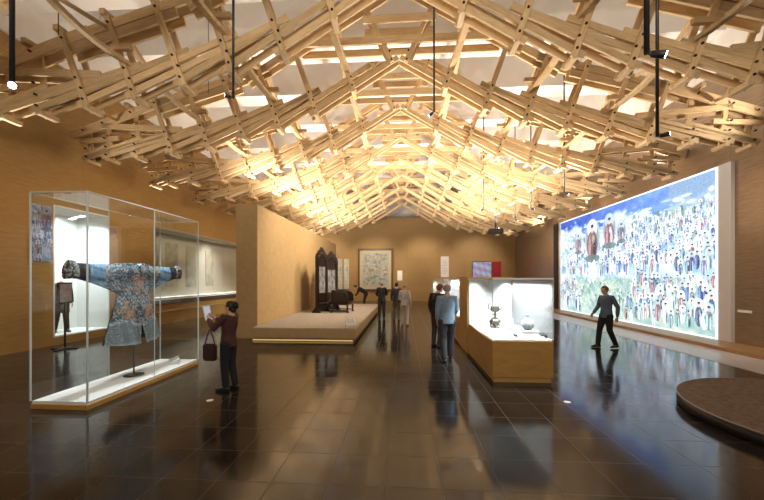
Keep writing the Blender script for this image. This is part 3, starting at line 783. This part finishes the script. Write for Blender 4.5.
tag(MB().box(1.56, 2.66, 8.56, 9.74, 0, 1.90).bevel(.005).build('showcase_pillar', M['vwood']), 'oak clad block standing between the two centre showcases', 'pillar')
# contents of the front showcase
def vessel_stack(x, y, z):
    t = empty('censer', (x, y, z), 0, 'tall two-tier metal censer with handles in the front showcase', 'vessel')
    MB().lathe([(.10, 0), (.11, .012), (.10, .03), (.085, .04)]).build('stand', M['brass'], t)
    b = MB().lathe([(.04, .04), (.10, .08), (.125, .13), (.115, .18), (.075, .20), (.07, .215), (.09, .225)]); b.build('bowl', M['silver'], t)
    for q in range(3):
        a = q*2*PI/3+.4; MB().tube([(.09*math.cos(a), .09*math.sin(a), .11), (.12*math.cos(a), .12*math.sin(a), .06), (.105*math.cos(a), .105*math.sin(a), .02)], [.018, .014, .018], seg=8).build('leg', M['silver'], t)
    MB().lathe([(.03, .225), (.022, .26), (.045, .29), (.022, .32), (.03, .35)]).build('stem', M['brass'], t)
    MB().lathe([(.03, .35), (.085, .37), (.10, .42), (.09, .46), (.10, .48), (.088, .485)]).build('upper_bowl', M['silver'], t)
    for s_ in (-1, 1): MB().tube([(s_*.09, 0, .40), (s_*.14, 0, .42), (s_*.15, 0, .50), (s_*.12, 0, .54)], [.012]*4, seg=8).build('handle', M['brass'], t)
vessel_stack(2.02, 7.7, .766)
t = empty('porcelain_vase', (2.39, 6.75, .866), 0, 'blue and white porcelain vase on the right of the front showcase', 'vase')
MB().lathe([(.06, 0), (.075, .01), (.115, .08), (.12, .13), (.09, .19), (.045, .22), (.04, .27), (.055, .30), (.045, .30)]).build('body', M['porcelain'], t)
tag(MB().box(-.16, .16, -.16, .16, 0, .1).bevel(.004).build('riser_block', M['white'], None, (2.39, 6.75, .766)), 'square white riser under the porcelain vase', 'riser')
t = empty('white_bottle', (2.28, 7.45, .766), 0, 'slender white porcelain bottle standing behind the vase', 'bottle')
MB().lathe([(.04, 0), (.05, .01), (.052, .18), (.045, .22), (.02, .26), (.018, .34), (.026, .36)]).build('body', pbr('white_glaze', (.72,.72,.68), .25), t)
for q, (x, y, l) in enumerate(((2.12, 6.55, 'small black caption block left of the porcelain vase'), (2.56, 6.45, 'small black caption block at the right pane of front showcase'))):
    t = empty('caption_block', (x, y, .766), 0, l, 'caption block', 'black caption blocks in the front showcase')
    MB().prism([(-.05, 0), (.05, 0), (.05, .09), (-.05, .05)], 'x', -.055, .055).bevel(.004).build('block', M['black'], t)
tag(MB().prism([(-.12, 0), (.12, 0), (.12, .05), (-.12, .012)], 'x', -.22, .22).build('caption_wedge', pbr('wedge_grey', (.5,.5,.5), .6), None, (2.33, 6.42, .767)), 'low pale caption wedge at the front of the near showcase', 'caption board')
# contents of the rear showcase
for q, y in enumerate((10.4, 11.6, 12.8, 14.0, 15.4, 16.8)):
    nm = ['jar', 'bowl', 'ewer', 'jar', 'bowl', 'ewer'][q]
    t = empty(nm, (2.0, y, .766), 0, ['bronze jar nearest the pillar in the long rear showcase', 'bronze footed bowl second from the pillar in the rear showcase', 'bronze ewer third from the pillar in the rear showcase',
              'pale jar fourth from the pillar in the rear showcase', 'pale footed bowl fifth from the pillar in rear showcase', 'pale ewer farthest from the pillar in rear showcase'][q], nm, 'vessels in the rear showcase')
    mt = M['silver'] if q < 3 else M['porcelain']
    if nm == 'jar': MB().lathe([(.07,0),(.12,.1),(.13,.2),(.08,.29),(.07,.32),(.085,.34)]).build('body', mt, t); MB().lathe([(.085,.341),(.05,.38),(.015,.40),(.02,.42)]).build('lid', mt, t)
    if nm == 'bowl': MB().lathe([(.08,0),(.05,.03),(.04,.08),(.12,.14),(.17,.22),(.16,.22),(.10,.15)]).build('body', mt, t)
    if nm == 'ewer':
        MB().lathe([(.07,0),(.11,.1),(.1,.18),(.045,.26),(.04,.34),(.05,.36)]).build('body', mt, t)
        MB().tube([(.09,0,.12),(.17,0,.2),(.2,0,.32)], [.02,.016,.012], seg=8).build('spout', mt, t)
        MB().tube([(-.045,0,.33),(-.14,0,.3),(-.14,0,.2),(-.1,0,.12)], [.01]*4, seg=8).build('handle', mt, t)

# ------------------------------------------------------------------ far wall
FY = YF
fp = empty('framed_painting', (-2.39, FY, 0), 0, 'large dark-framed painting on the far wall', 'painting')
MB().box(-1.47, -1.33, -.14, 0, .85, 4.4).box(1.33, 1.47, -.14, 0, .85, 4.4).box(-1.33, 1.33, -.14, 0, 4.25, 4.4).box(-1.33, 1.33, -.14, 0, .85, 1.0).build('frame', pbr('frame_brown', (.10,.06,.03), .5), fp)
MB().box(-1.33, 1.33, -.06, 0, 1.0, 4.25).build('mount', pbr('cream_mount', (.55,.46,.30), .8), fp)
rnd = random.Random(3)
blobs = [(rnd.uniform(.05,.95), rnd.uniform(.04,.96), rnd.uniform(.01,.045), rnd.uniform(.5,2.), rnd.choice([(.14,.22,.28),(.22,.32,.34),(.40,.26,.16),(.52,.50,.42),(.10,.14,.18),(.36,.38,.32),(.60,.56,.46),(.24,.28,.2)])) for _ in range(330)]
def pic(u, v):
    c = (.42, .42, .37)
    for bu, bv, br, st_, bc in blobs:
        if abs(u-bu) < .1 and ((u-bu)/st_)**2 + ((v-bv)*st_)**2 < br*br: c = tuple(.35*a+.65*b for a, b in zip(c, bc))
    return c
link('picture', painted_mesh('picture', paint_grid(60, 80, pic), lambda u, v: (-1.1+2.2*u, -.065, 1.2+2.85*v), attr_mat('painting_pigment', 0, .8)), fp)
for q, (x, l) in enumerate(((-5.42, 'pale hanging scroll on far wall, left of the pair by the partition'), (-4.86, 'pale hanging scroll on far wall, nearest left of the painting'))):
    t = empty('hanging_scroll', (x, FY, .95), 0, l, 'scroll', 'far wall scrolls')
    MB().box(-.22, .22, -.02, 0, 0, 2.6).build('mount', pbr('far_scroll', (.58,.55,.45), .8, noise=3), t)
    MB().box(-.14, .14, -.026, -.021, .4, 2.1).build('picture', pbr('far_scroll_picture', (.62,.62,.56), .8, noise=4, col2=(.3,.32,.3)), t)
    MB().cyl((-.26, -.02, 0), (.26, -.02, 0), .03, 8).build('roller', M['darkwood'], t)
tag(MB().box(-.21, .21, -.021, -.001, 1.72, 2.55).bevel(.004).build('text_panel', pbr('panel_white', (.8,.78,.74), .6), None, (-.35, FY, 0)), 'small white text panel on far wall right of the painting', 'text panel')
tp = empty('text_panel', (3.38, FY-.003, 0), 0, 'tall pale grey text panel on the far wall above the rear showcase', 'text panel')
MB().box(-.33, .33, -.03, 0, 2.0, 3.72).bevel(.004).build('board', pbr('panel_grey', (.62,.6,.6), .6), tp)
for q in range(9): MB().box(-.22, .22 if q % 4 else .1, -.034, -.031, 2.3+q*.13, 2.335+q*.13).build('text_line', pbr('text_grey', (.3,.3,.32), .6) if q == 0 else bpy.data.materials['text_grey'], tp)
vs = empty('video_screen', (6.45, FY, 0), 0, 'lilac glowing video screen on far wall above the front showcase', 'screen')
MB().box(-.85, .75, -.08, 0, 1.75, 3.3).build('housing', M['black'], vs)
rnd = random.Random(9)
vc = [[(.55+.25*math.sin(i*.9+j*.3), .5+.2*math.sin(j*.8+i*.2), .75+.1*math.sin(i*.5)) for i in range(24)] for j in range(20)]
vc = [[tuple(min(1, max(0, c*rnd.uniform(.8, 1.15))) for c in p) for p in r] for r in vc]
link('picture', painted_mesh('picture', vc, lambda u, v: (-.8+1.5*u, -.085, 1.8+1.45*v), attr_mat('video_light', .8)), vs)
tag(MB().box(-.36, .36, -.06, 0, 1.78, 3.28).bevel(.004).build('red_panel', pbr('red_board', (.30,.012,.02), .6), None, (7.58, FY-.003, 0)), 'dark red panel on far wall right of the lilac screen', 'panel')
for q, (x, y) in enumerate(((-2.95, 5.0), (2.45, 5.28))):
    tag(MB().lathe([(.05, 0), (.05, .004), (.035, .006)]).build('floor_socket', M['white'], None, (x, y, 0)), ['small white disc on the floor by the photographing woman', 'small white disc on the floor before the centre showcase'][q], 'floor socket', 'floor sockets')

# ------------------------------------------------------------------ people
def evaluate(o, name, mat):
    dg = bpy.context.evaluated_depsgraph_get()
    me = bpy.data.meshes.new_from_object(o.evaluated_get(dg)); me.name = name
    me.materials.clear(); me.materials.append(mat)
    for p in me.polygons: p.use_smooth = True
    old = o.data; bpy.data.objects.remove(o); bpy.data.meshes.remove(old)
    return me
def fuse(mb, name, mat, voxel, smooth=4):
    o = mb.build('tmp', mat)
    r = o.modifiers.new('r', 'REMESH'); r.mode = 'VOXEL'; r.voxel_size = voxel
    s_ = o.modifiers.new('s', 'SMOOTH'); s_.factor = .5; s_.iterations = smooth
    bpy.context.view_layer.update()
    return evaluate(o, name, mat)
BASE = dict(pelvis=(0,0,.93), waist=(0,0,1.07), chest=(0,.0,1.26), neck=(0,-.015,1.44), head=(0,.015,1.585),
    hipL=(-.09,0,.90), hipR=(.09,0,.90), kneeL=(-.10,.015,.49), kneeR=(.10,.015,.49), ankL=(-.105,-.025,.085), ankR=(.105,-.025,.085),
    shL=(-.175,-.01,1.385), shR=(.175,-.01,1.385), elL=(-.23,-.03,1.11), elR=(.23,-.03,1.11), wrL=(-.235,.05,.875), wrR=(.235,.05,.875))
def person(label, loc, rz, height, pose, shirt, trousers, shoes, hair, hairstyle='short', look=(0,1,0), long_sleeve=True, curl=.5, toes=None, shirt_low=.0, name='person', coat=False, head=True):
    J = {k_: Vector(v) for k_, v in {**BASE, **pose}.items()}
    sc = height/1.71
    root = empty(name, loc, rz, label, 'person' if head else 'mannequin'); root.scale = (sc, sc, sc)
    fwd = Vector(look).normalized(); up = Vector((0,0,1)); nk = (J['head']-J['neck']).normalized()
    up = (up*.5+nk*.5); right = fwd.cross(up).normalized(); up = right.cross(fwd)
    R = Matrix((right, fwd, up)).transposed()
    hc = J['head']
    lat = (J['shR']-J['shL']).normalized(); hlat = (J['hipR']-J['hipL']).normalized()
    b = MB()
    up_sp = (J['neck']-J['chest']).normalized()
    b.tube([J['pelvis']-Vector((0,0,.03)), J['pelvis']+Vector((0,0,.05)), J['waist'], J['chest'], J['chest']+(J['neck']-J['chest'])*.6, J['neck']],
           [(.135,.095), (.15,.105), (.125,.088), (.15,.105), (.14,.085), (.07,.06)], lat=lat, seg=16)
    b.tube([J['neck']-up_sp*.03, J['neck']+(hc-J['neck'])*(.6 if head else .3)], [.056, .052], seg=12)
    # head: skull, jaw, nose, ears, brow
    if head:
        b.ball(hc+R@Vector((0,-.008,.022)), (.074, .092, .092), R)
        b.ball(hc+R@Vector((0,.022,-.045)), (.055, .062, .068), R)
        b.tube([hc+R@Vector((0,.082,.018)), hc+R@Vector((0,.105,-.018))], [.010, .015], seg=8)
        for s_ in (-1, 1): b.ball(hc+R@Vector((s_*.075,-.008,-.004)), (.011, .02, .031), R, 2)
        b.ball(hc+R@Vector((0,.082,-.052)), (.024, .012, .014), R, 2)
    FT = {}
    for sd in 'LR':
        s_ = -1 if sd == 'L' else 1
        b.tube([J['hip'+sd], J['hip'+sd].lerp(J['knee'+sd], .4), J['knee'+sd], J['knee'+sd].lerp(J['ank'+sd], .35), J['ank'+sd]], [.088, .078, .055, .056, .038], seg=12)
        tdir = Vector((s_*.12, 1, 0)) if not toes or sd not in toes else Vector(toes[sd])
        tdir.normalize(); FT[sd] = tdir
        b.tube([J['ank'+sd]-tdir*.03-Vector((0,0,.045)), J['ank'+sd]+tdir*.06-Vector((0,0,.04)), J['ank'+sd]+tdir*.15-Vector((0,0,.055))], [(.034,.036), (.038,.034), (.03,.02)], seg=10)
        b.tube([J['neck']-up_sp*.04+lat*s_*.04, J['sh'+sd], J['sh'+sd].lerp(J['el'+sd], .35), J['el'+sd], J['el'+sd].lerp(J['wr'+sd], .3), J['wr'+sd]], [.05, .056, .05, .038, .038, .026], seg=12)
        # hand: palm, four fingers, thumb
        f = (J['wr'+sd]-J['el'+sd]).normalized()
        pl = Vector(pose.get('palm'+sd, (-s_, 0, 0))); pl = (pl - f*pl.dot(f)).normalized()     # palm normal
        ac = f.cross(pl)*(1 if s_ > 0 else -1)                                                  # towards the thumb
        if pose.get('flip'+sd): ac = -ac
        w0 = J['wr'+sd]
        b.tube([w0+f*.01, w0+f*.045, w0+f*.085], [(.026,.015), (.038,.016), (.040,.014)], lat=ac, seg=12)
        for q, (o_, ln) in enumerate(((.034,.072), (.0115,.082), (-.0115,.076), (-.034,.058))):
            k0 = w0+f*.085+ac*o_; d1 = (f+pl*curl*.6+ac*o_*3).normalized(); d2 = (f*(1-curl*.5)+pl*curl*1.3+ac*o_*3).normalized()
            b.tube([k0-f*.02, k0, k0+d1*ln*.5, k0+d1*ln*.5+d2*ln*.5], [.0095,.0095,.0088,.0078], seg=8, cap=1)
        t0 = w0+f*.03+ac*.03; td = (f*.75+ac*.65+pl*.3).normalized(); t2 = (f+pl*.5).normalized()
        b.tube([w0+f*.015+ac*.012, t0, t0+td*.035, t0+td*.035+t2*.03], [.013,.0125,.0105,.009], seg=8, cap=1)
    body = link('body', fuse(b, 'body', M['skin'], .007, 3), root)
    if head:
        # face
        for s_ in (-1, 1): MB().ball(hc+R@Vector((s_*.031,.080,.012)), (.012,.008,.008), R, 2).build('eye', M['eye'], root)
        MB().ball(hc+R@Vector((0,.089,-.05)), (.021,.009,.007), R, 2).build('mouth', M['lips'], root)
        # hair
        h_ = MB()
        gg = bmesh.ops.create_icosphere(h_.bm, subdivisions=4, radius=1)
        for v in gg['verts']:
            p = v.co.copy(); q = Vector((p.x*.084, p.y*.103-.010, p.z*.104+.024))
            low = -.02 if hairstyle != 'bald' else .04
            if hairstyle == 'bald': inside = q.z > .085 or (q.y > -.01) or q.z < -.055
            else: inside = (q.y > .045 and q.z < .075) or q.z < (-.07 if q.y < .0 else -.0)
            if inside: q = Vector((p.x*.062, p.y*.07-.008, p.z*.07+.018))
            v.co = hc + R@q
        for fa in h_.bm.faces: fa.smooth = True
        if hairstyle == 'bun':
            h_.ball(hc+R@Vector((0,-.10,.055)), (.062,.06,.06), R, 3)
            for q in range(14):
                a = q*2*PI/14; h_.ball(hc+R@Vector((.05*math.cos(a),-.10+.035*math.sin(a),.055+.045*math.sin(a*2))), (.026,.026,.026), R, 2)
            h_.ball(hc+R@Vector((0,-.07,-.04)), (.065,.05,.06), R, 3)
        h_.build('hair', hair, root)
    # clothing
    c = MB()
    low = J['pelvis'] + Vector((0,0,-.10-shirt_low))
    c.tube([low, J['pelvis']+Vector((0,0,.05)), J['waist'], J['chest'], J['chest']+(J['neck']-J['chest'])*.62, J['neck']-up_sp*.005],
           [(.172+.1*shirt_low,.132+.1*shirt_low), (.168,.126), (.152,.115), (.172,.128), (.165,.105), (.082,.074)], lat=lat, seg=20, cap=0)
    for sd in 'LR':
        s_ = -1 if sd == 'L' else 1
        P_ = [J['neck']-up_sp*.05+lat*s_*.05, J['sh'+sd], J['sh'+sd].lerp(J['el'+sd], .4), J['el'+sd]]; r_ = [.066, .072, .066, .055]
        if long_sleeve: P_ += [J['el'+sd].lerp(J['wr'+sd], .4), J['wr'+sd].lerp(J['el'+sd], .06)]; r_ += [.052, .040]
        c.tube(P_, r_, seg=14, cap=1)
    link('jacket' if coat else 'shirt', fuse(c, 'shirt', shirt, .011, 5), root)
    c = MB()
    c.tube([J['pelvis']-Vector((0,0,.06)), J['pelvis']+Vector((0,0,.06)), J['waist']-Vector((0,0,.04))], [(.155,.118), (.163,.12), (.14,.102)], lat=hlat, seg=18)
    for sd in 'LR':
        d = J['ank'+sd]-J['knee'+sd]
        c.tube([J['hip'+sd], J['hip'+sd].lerp(J['knee'+sd], .4), J['knee'+sd], J['knee'+sd].lerp(J['ank'+sd], .5), J['ank'+sd]-d.normalized()*.01], [.104, .094, .074, .068, .062], seg=14, cap=1)
    link('trousers', fuse(c, 'trousers', trousers, .011, 5), root)
    for sd in 'LR':
        a = J['ank'+sd]; t_ = FT[sd]
        MB().tube([a-t_*.045-Vector((0,0,.04)), a+t_*.02-Vector((0,0,.03)), a+t_*.10-Vector((0,0,.045)), a+t_*.175-Vector((0,0,.055))], [(.042,.045), (.046,.052), (.046,.038), (.036,.026)], lat=t_.cross(Vector((0,0,1))), seg=14).build('shoe', shoes, root)
    return root
black = cloth('black_cloth', (.012,.012,.014)); shoeb = pbr('black_shoe', (.012,.011,.011), .4); shoebr = pbr('brown_shoe', (.05,.025,.015), .45)
STRIDE = dict(kneeR=(.09,.20,.50), ankR=(.10,.28,.10), kneeL=(-.09,-.02,.49), ankL=(-.10,-.30,.12))
# walker before the mural (heads left, slightly towards the viewer)
person('person in blue-grey shirt and black trousers walking past the mural screen', (5.42, 9.5, 0), PI/2+.25, 1.68,
    dict(kneeR=(.09,.13,.49), ankR=(.10,.17,.085), kneeL=(-.09,-.02,.49), ankL=(-.10,-.21,.095), elR=(.25,.02,1.12), wrR=(.23,.20,.93), elL=(-.25,-.12,1.12), wrL=(-.25,-.10,.87), head=(0,.05,1.575), neck=(0,.01,1.44)),
    cloth('slate_shirt', (.10,.14,.22)), black, shoebr, M['hairr'], 'short', (0,1,-.12))
# man in pale blue shirt walking away along the centre island
person('person in pale blue shirt seen from behind beside the centre showcases', (.97, 7.72, 0), 0.05, 1.75,
    dict(kneeR=(.09,.10,.50), ankR=(.09,.14,.10), kneeL=(-.09,-.01,.49), ankL=(-.08,-.17,.09), elR=(.21,.03,1.12), wrR=(.15,.19,.96), elL=(-.22,-.03,1.12), wrL=(-.21,.06,.88)),
    cloth('pale_blue_shirt', (.20,.285,.38)), cloth('charcoal_trousers', (.03,.03,.036)), shoeb, M['hairg'], 'bald', (.25,1,-.05))
person('person in black top looking into the showcase beyond the blue-shirted visitor', (.90, 9.35, 0), -.8, 1.74,
    dict(head=(.04,.07,1.57), neck=(.01,.03,1.44)), black, cloth('dark_brown_trousers', (.05,.03,.025)), shoeb, M['hairr'], 'short', (.2,1,-.2))
# trio by the stage
person('person in black standing at the stage edge seen from behind', (-1.03, 15.7, 0), .2, 1.73,
    dict(elL=(-.24,.05,1.12), wrL=(-.12,.2,1.05), elR=(.24,.05,1.12), wrR=(.12,.2,1.05)), black, cloth('black_trousers', (.02,.018,.018)), shoeb, M['hairg'], 'short', (0,1,-.1))
person('person in dark jacket standing left of the white-shirted visitor', (-.33, 15.2, 0), -.2, 1.70, dict(), cloth('dark_jacket', (.035,.03,.03)), cloth('grey_trousers', (.10,.085,.08)), shoeb, M['hairb'], 'short', (-.2,1,0))
person('person in pale shirt and beige trousers standing in the far aisle', (.03, 13.5, 0), -.35, 1.66,
    dict(elL=(-.26,.05,1.12), wrL=(-.20,.2,1.0)), cloth('pale_shirt', (.52,.48,.45)), cloth('beige_trousers', (.42,.36,.31)), pbr('tan_shoe', (.18,.12,.08), .5), M['hairg'], 'bald', (.1,1,-.1))
# bending visitor beyond the stage
person('person in black bending forward beyond the far end of the stage', (-2.45, 20.6, 0), PI/2+.1, 1.78,
    dict(pelvis=(0,-.12,.92), waist=(0,-.02,1.04), chest=(0,.17,1.17), neck=(0,.36,1.25), head=(0,.49,1.30), hipL=(-.09,-.12,.9), hipR=(.09,-.12,.9), kneeL=(-.1,-.03,.49), kneeR=(.1,-.03,.49),
         shL=(-.175,.28,1.21), shR=(.175,.28,1.21), elL=(-.2,.36,.95), elR=(.2,.36,.95), wrL=(-.16,.5,.8), wrR=(.16,.5,.8)), black, black, shoeb, M['hairb'], 'short', (0,1,-.45))
person('headless display figure in dark brown coat and trousers inside the white wall niche', (-10.2, 9.5, .262), -PI/2-.5, 1.72, dict(ankL=(-.12,.04,.085), ankR=(.13,-.08,.085)), cloth('brown_coat', (.035,.020,.014)), cloth('brown_trousers', (.04,.022,.016)), pbr('dark_boot', (.03,.02,.015), .5), M['hairb'], 'short', (0,1,0), shirt_low=.25, name='costume_figure', coat=True, head=False)
# woman photographing the robe
WL, WR_ = (-2.92, 5.5, 0), PI/2-.12
wroot = person('person in maroon top photographing the robe with a phone', WL, WR_, 1.51,
    dict(neck=(0,-.05,1.42), head=(0,-.03,1.56), chest=(0,-.02,1.25), pelvis=(0,0,.92), elL=(-.22,.16,1.17), wrL=(-.09,.36,1.34), elR=(.22,.12,1.17), wrR=(.09,.34,1.34), palmL=(.9,.2,.3), palmR=(-.9,.2,.3),
         kneeL=(-.09,.03,.49), ankL=(-.09,.0,.085), kneeR=(.09,.0,.49), ankR=(.09,-.08,.085)),
    cloth('maroon_top', (.075,.022,.022)), black, shoeb, M['hairb'], 'bun', (0,1,.10), curl=.7)
def local(p, s_=1.51/1.71):
    m_ = Matrix.Rotation(WR_, 4, 'Z'); return Vector(WL) + m_ @ (Vector(p)*s_)
ph = empty('phone', local((0, .455, 1.44)), WR_, 'bright-screened phone held up by the photographing woman', 'phone')
tilt = Matrix.Rotation(-.25, 4, 'X')
MB().box(-.085, .085, -.006, .006, -.12, .12, tilt).build('body', pbr('phone_case', (.5,.45,.45), .5), ph)
MB().box(-.078, .078, -.009, -.0065, -.112, .112, tilt).build('screen', emis('phone_screen', (.75,.75,.85), .9), ph)
hb = empty('shoulder_bag', local((-.26, .20, .78)), WR_, 'dark bag hanging from the forearm of the photographing woman', 'bag')
MB().box(-.04, .04, -.12, .12, -.16, .12).bevel(.025, 2).build('body', pbr('bag_leather', (.035,.014,.012), .5), hb)
MB().tube([(0,-.09,.10), (0,-.05,.24), (0,0,.36), (0,.05,.24), (0,.09,.10)], [.011]*5, seg=8).build('strap', bpy.data.materials['bag_leather'], hb)

# ------------------------------------------------------------------ lights
def area(loc, to, sx_, sy_, power, col, spread=PI):
    l = bpy.data.lights.new('area', 'AREA'); l.shape = 'RECTANGLE'; l.size = sx_; l.size_y = sy_; l.energy = power; l.color = col; l.spread = spread
    o = bpy.data.objects.new('lamp_area', l); COL.objects.link(o); o.location = loc
    o.rotation_euler = Vector(to).to_track_quat('-Z', 'Y').to_euler(); return o
def spotl(loc, target, power, col, ang=60, blend=.6, r=.06):
    l = bpy.data.lights.new('spot', 'SPOT'); l.energy = power; l.color = col; l.spot_size = math.radians(ang); l.spot_blend = blend; l.shadow_soft_size = r
    o = bpy.data.objects.new('lamp_spot', l); COL.objects.link(o); o.location = loc
    o.rotation_euler = (Vector(target)-Vector(loc)).to_track_quat('-Z', 'Y').to_euler(); return o
WARM = (1., .76, .48); WARM2 = (1., .84, .64); COOL = (.9, .96, 1.)
# uplights standing on the partition and the centre island, then added unseen ones, washing the roof
WOOD = (1., .89, .75)
for q in range(6): spotl((-4.9, 11.0+2.2*q, 4.35), (-3.3, 11.4+2.2*q, 9), 1150, WOOD, 160, .8, .09)
for q in range(4): spotl((2.1, 9.9+2.6*q, 2.0), (2.3, 10.8+2.6*q, 9), 2300, WOOD, 160, .9, .12)
for q in range(6): spotl((8.75, 3.5+4.4*q, 5.3), (4.0, 4.4+4.4*q, 9.5), 420, WOOD, 140, .9, .12)  # unseen uplights added along the right eaves to brighten the roof
for x, y in ((5.35, 11.9), (5.15, 14.35), (5.35, 16.95), (5.1, 19.35), (3.25, 14.3)): spotl((x, y, 4.85), (x-.6, y+.6, 9), 700, WOOD, 150, .9, .08)  # upward light added at the pendant heads for a brighter roof
for q in range(3): spotl((-9.0, 2.5+4.6*q, 4.0), (-4.0, 2.2+4.6*q, 9.5), 480, WOOD, 130, .9, .12)  # unseen uplights added by the left wall to lift the near roof
for y in (21.5, 26): spotl((-8.8, y, 4.5), (-3.0, y, 9.0), 1500, WOOD, 140, .9, .12)  # unseen pair added where the far roof stayed dark
area((0, -3, 4.2), (0, .9, 1), 8, .8, 1200, WOOD)  # unseen fill added behind the camera for the near trusses
# ceiling-hung wash on the walls
for y, e_ in ((1.5, 50), (5.5, 120), (9.5, 150)): spotl((-6.4, y, 4.9), (-9.6, y+.4, 3.0), e_, WARM, 105, .9, .1)
for y in (6.5, 20.5): spotl((6.4, y, 4.9), (9.1, y+1.6, 2.8), 700, WARM2, 90, .9, .1)  # unseen spots added to brighten the bronze wall
for x in (-6.5, -2.4, 1.6, 5.8): spotl((x, 24.6, 5.0), (x, 28.5, 2.6), 850, WARM2, 85, .8, .1)
spotl((-.9, 12.4, 5.4), (-4.5, 13.6, 1.8), 1500, WARM2, 115, .9, .1)
spotl((-.6, 15.6, 5.3), (-4.4, 17.0, 1.6), 1200, WARM2, 100, .9, .05)
spotl((-2.93, 5.5, 4.85), (-4.85, 5.85, 1.3), 420, COOL, 60, .8, .05)
spotl((-3.3, 3.3, 3.5), (-4.8, 5.2, .8), 80, COOL, 60, .8, .05)
# showcase lighting
for xx in (1.72, 2.5): area((xx, 7.35, 1.83), (0, 0, -1), .06, 2.1, 95, COOL, 2.1)
for xx in (1.72, 2.5): area((xx, 14.3, 1.83), (0, 0, -1), .06, 8.8, 330, COOL, 2.1)
area((XL-.25, (WC0+WC1)/2, WZ1-.07), (-.3, 0, -1), .1, 9.6, 320, (1, .95, .86), 2.2)
area((XL-.3, (NY0+NY1)/2, NZ1-.07), (-.25, 0, -1), .2, 1.6, 420, COOL, 2.6)
area((-4.87, 5.8, 3.05), (0, 0, -1), .05, 2.4, 45, COOL, 1.6)

wd = bpy.data.worlds.new('world'); S.world = wd; wd.use_nodes = True
wd.node_tree.nodes['Background'].inputs[0].default_value = (.9, .7, .5, 1); wd.node_tree.nodes['Background'].inputs[1].default_value = .0

# ------------------------------------------------------------------ camera
cam = bpy.data.cameras.new('camera'); co = bpy.data.objects.new('camera', cam); COL.objects.link(co)
cam.sensor_width = 36; cam.lens = 340/764*36; cam.shift_y = 29/764; cam.clip_start = .05; cam.clip_end = 100
co.location = (0, 0, H0); co.rotation_euler = (PI/2, 0, math.atan(22/340))
S.camera = co
S.view_settings.view_transform = 'Standard'; S.view_settings.look = 'None'; S.view_settings.exposure = -.6; S.view_settings.gamma = 1
S.view_settings.use_curve_mapping = False
S.cycles.use_denoising = True; S.cycles.max_bounces = 8; S.cycles.transparent_max_bounces = 24; S.cycles.diffuse_bounces = 4; S.cycles.glossy_bounces = 5
S.cycles.caustics_reflective = False; S.cycles.caustics_refractive = False
S.cycles.sample_clamp_indirect = 4
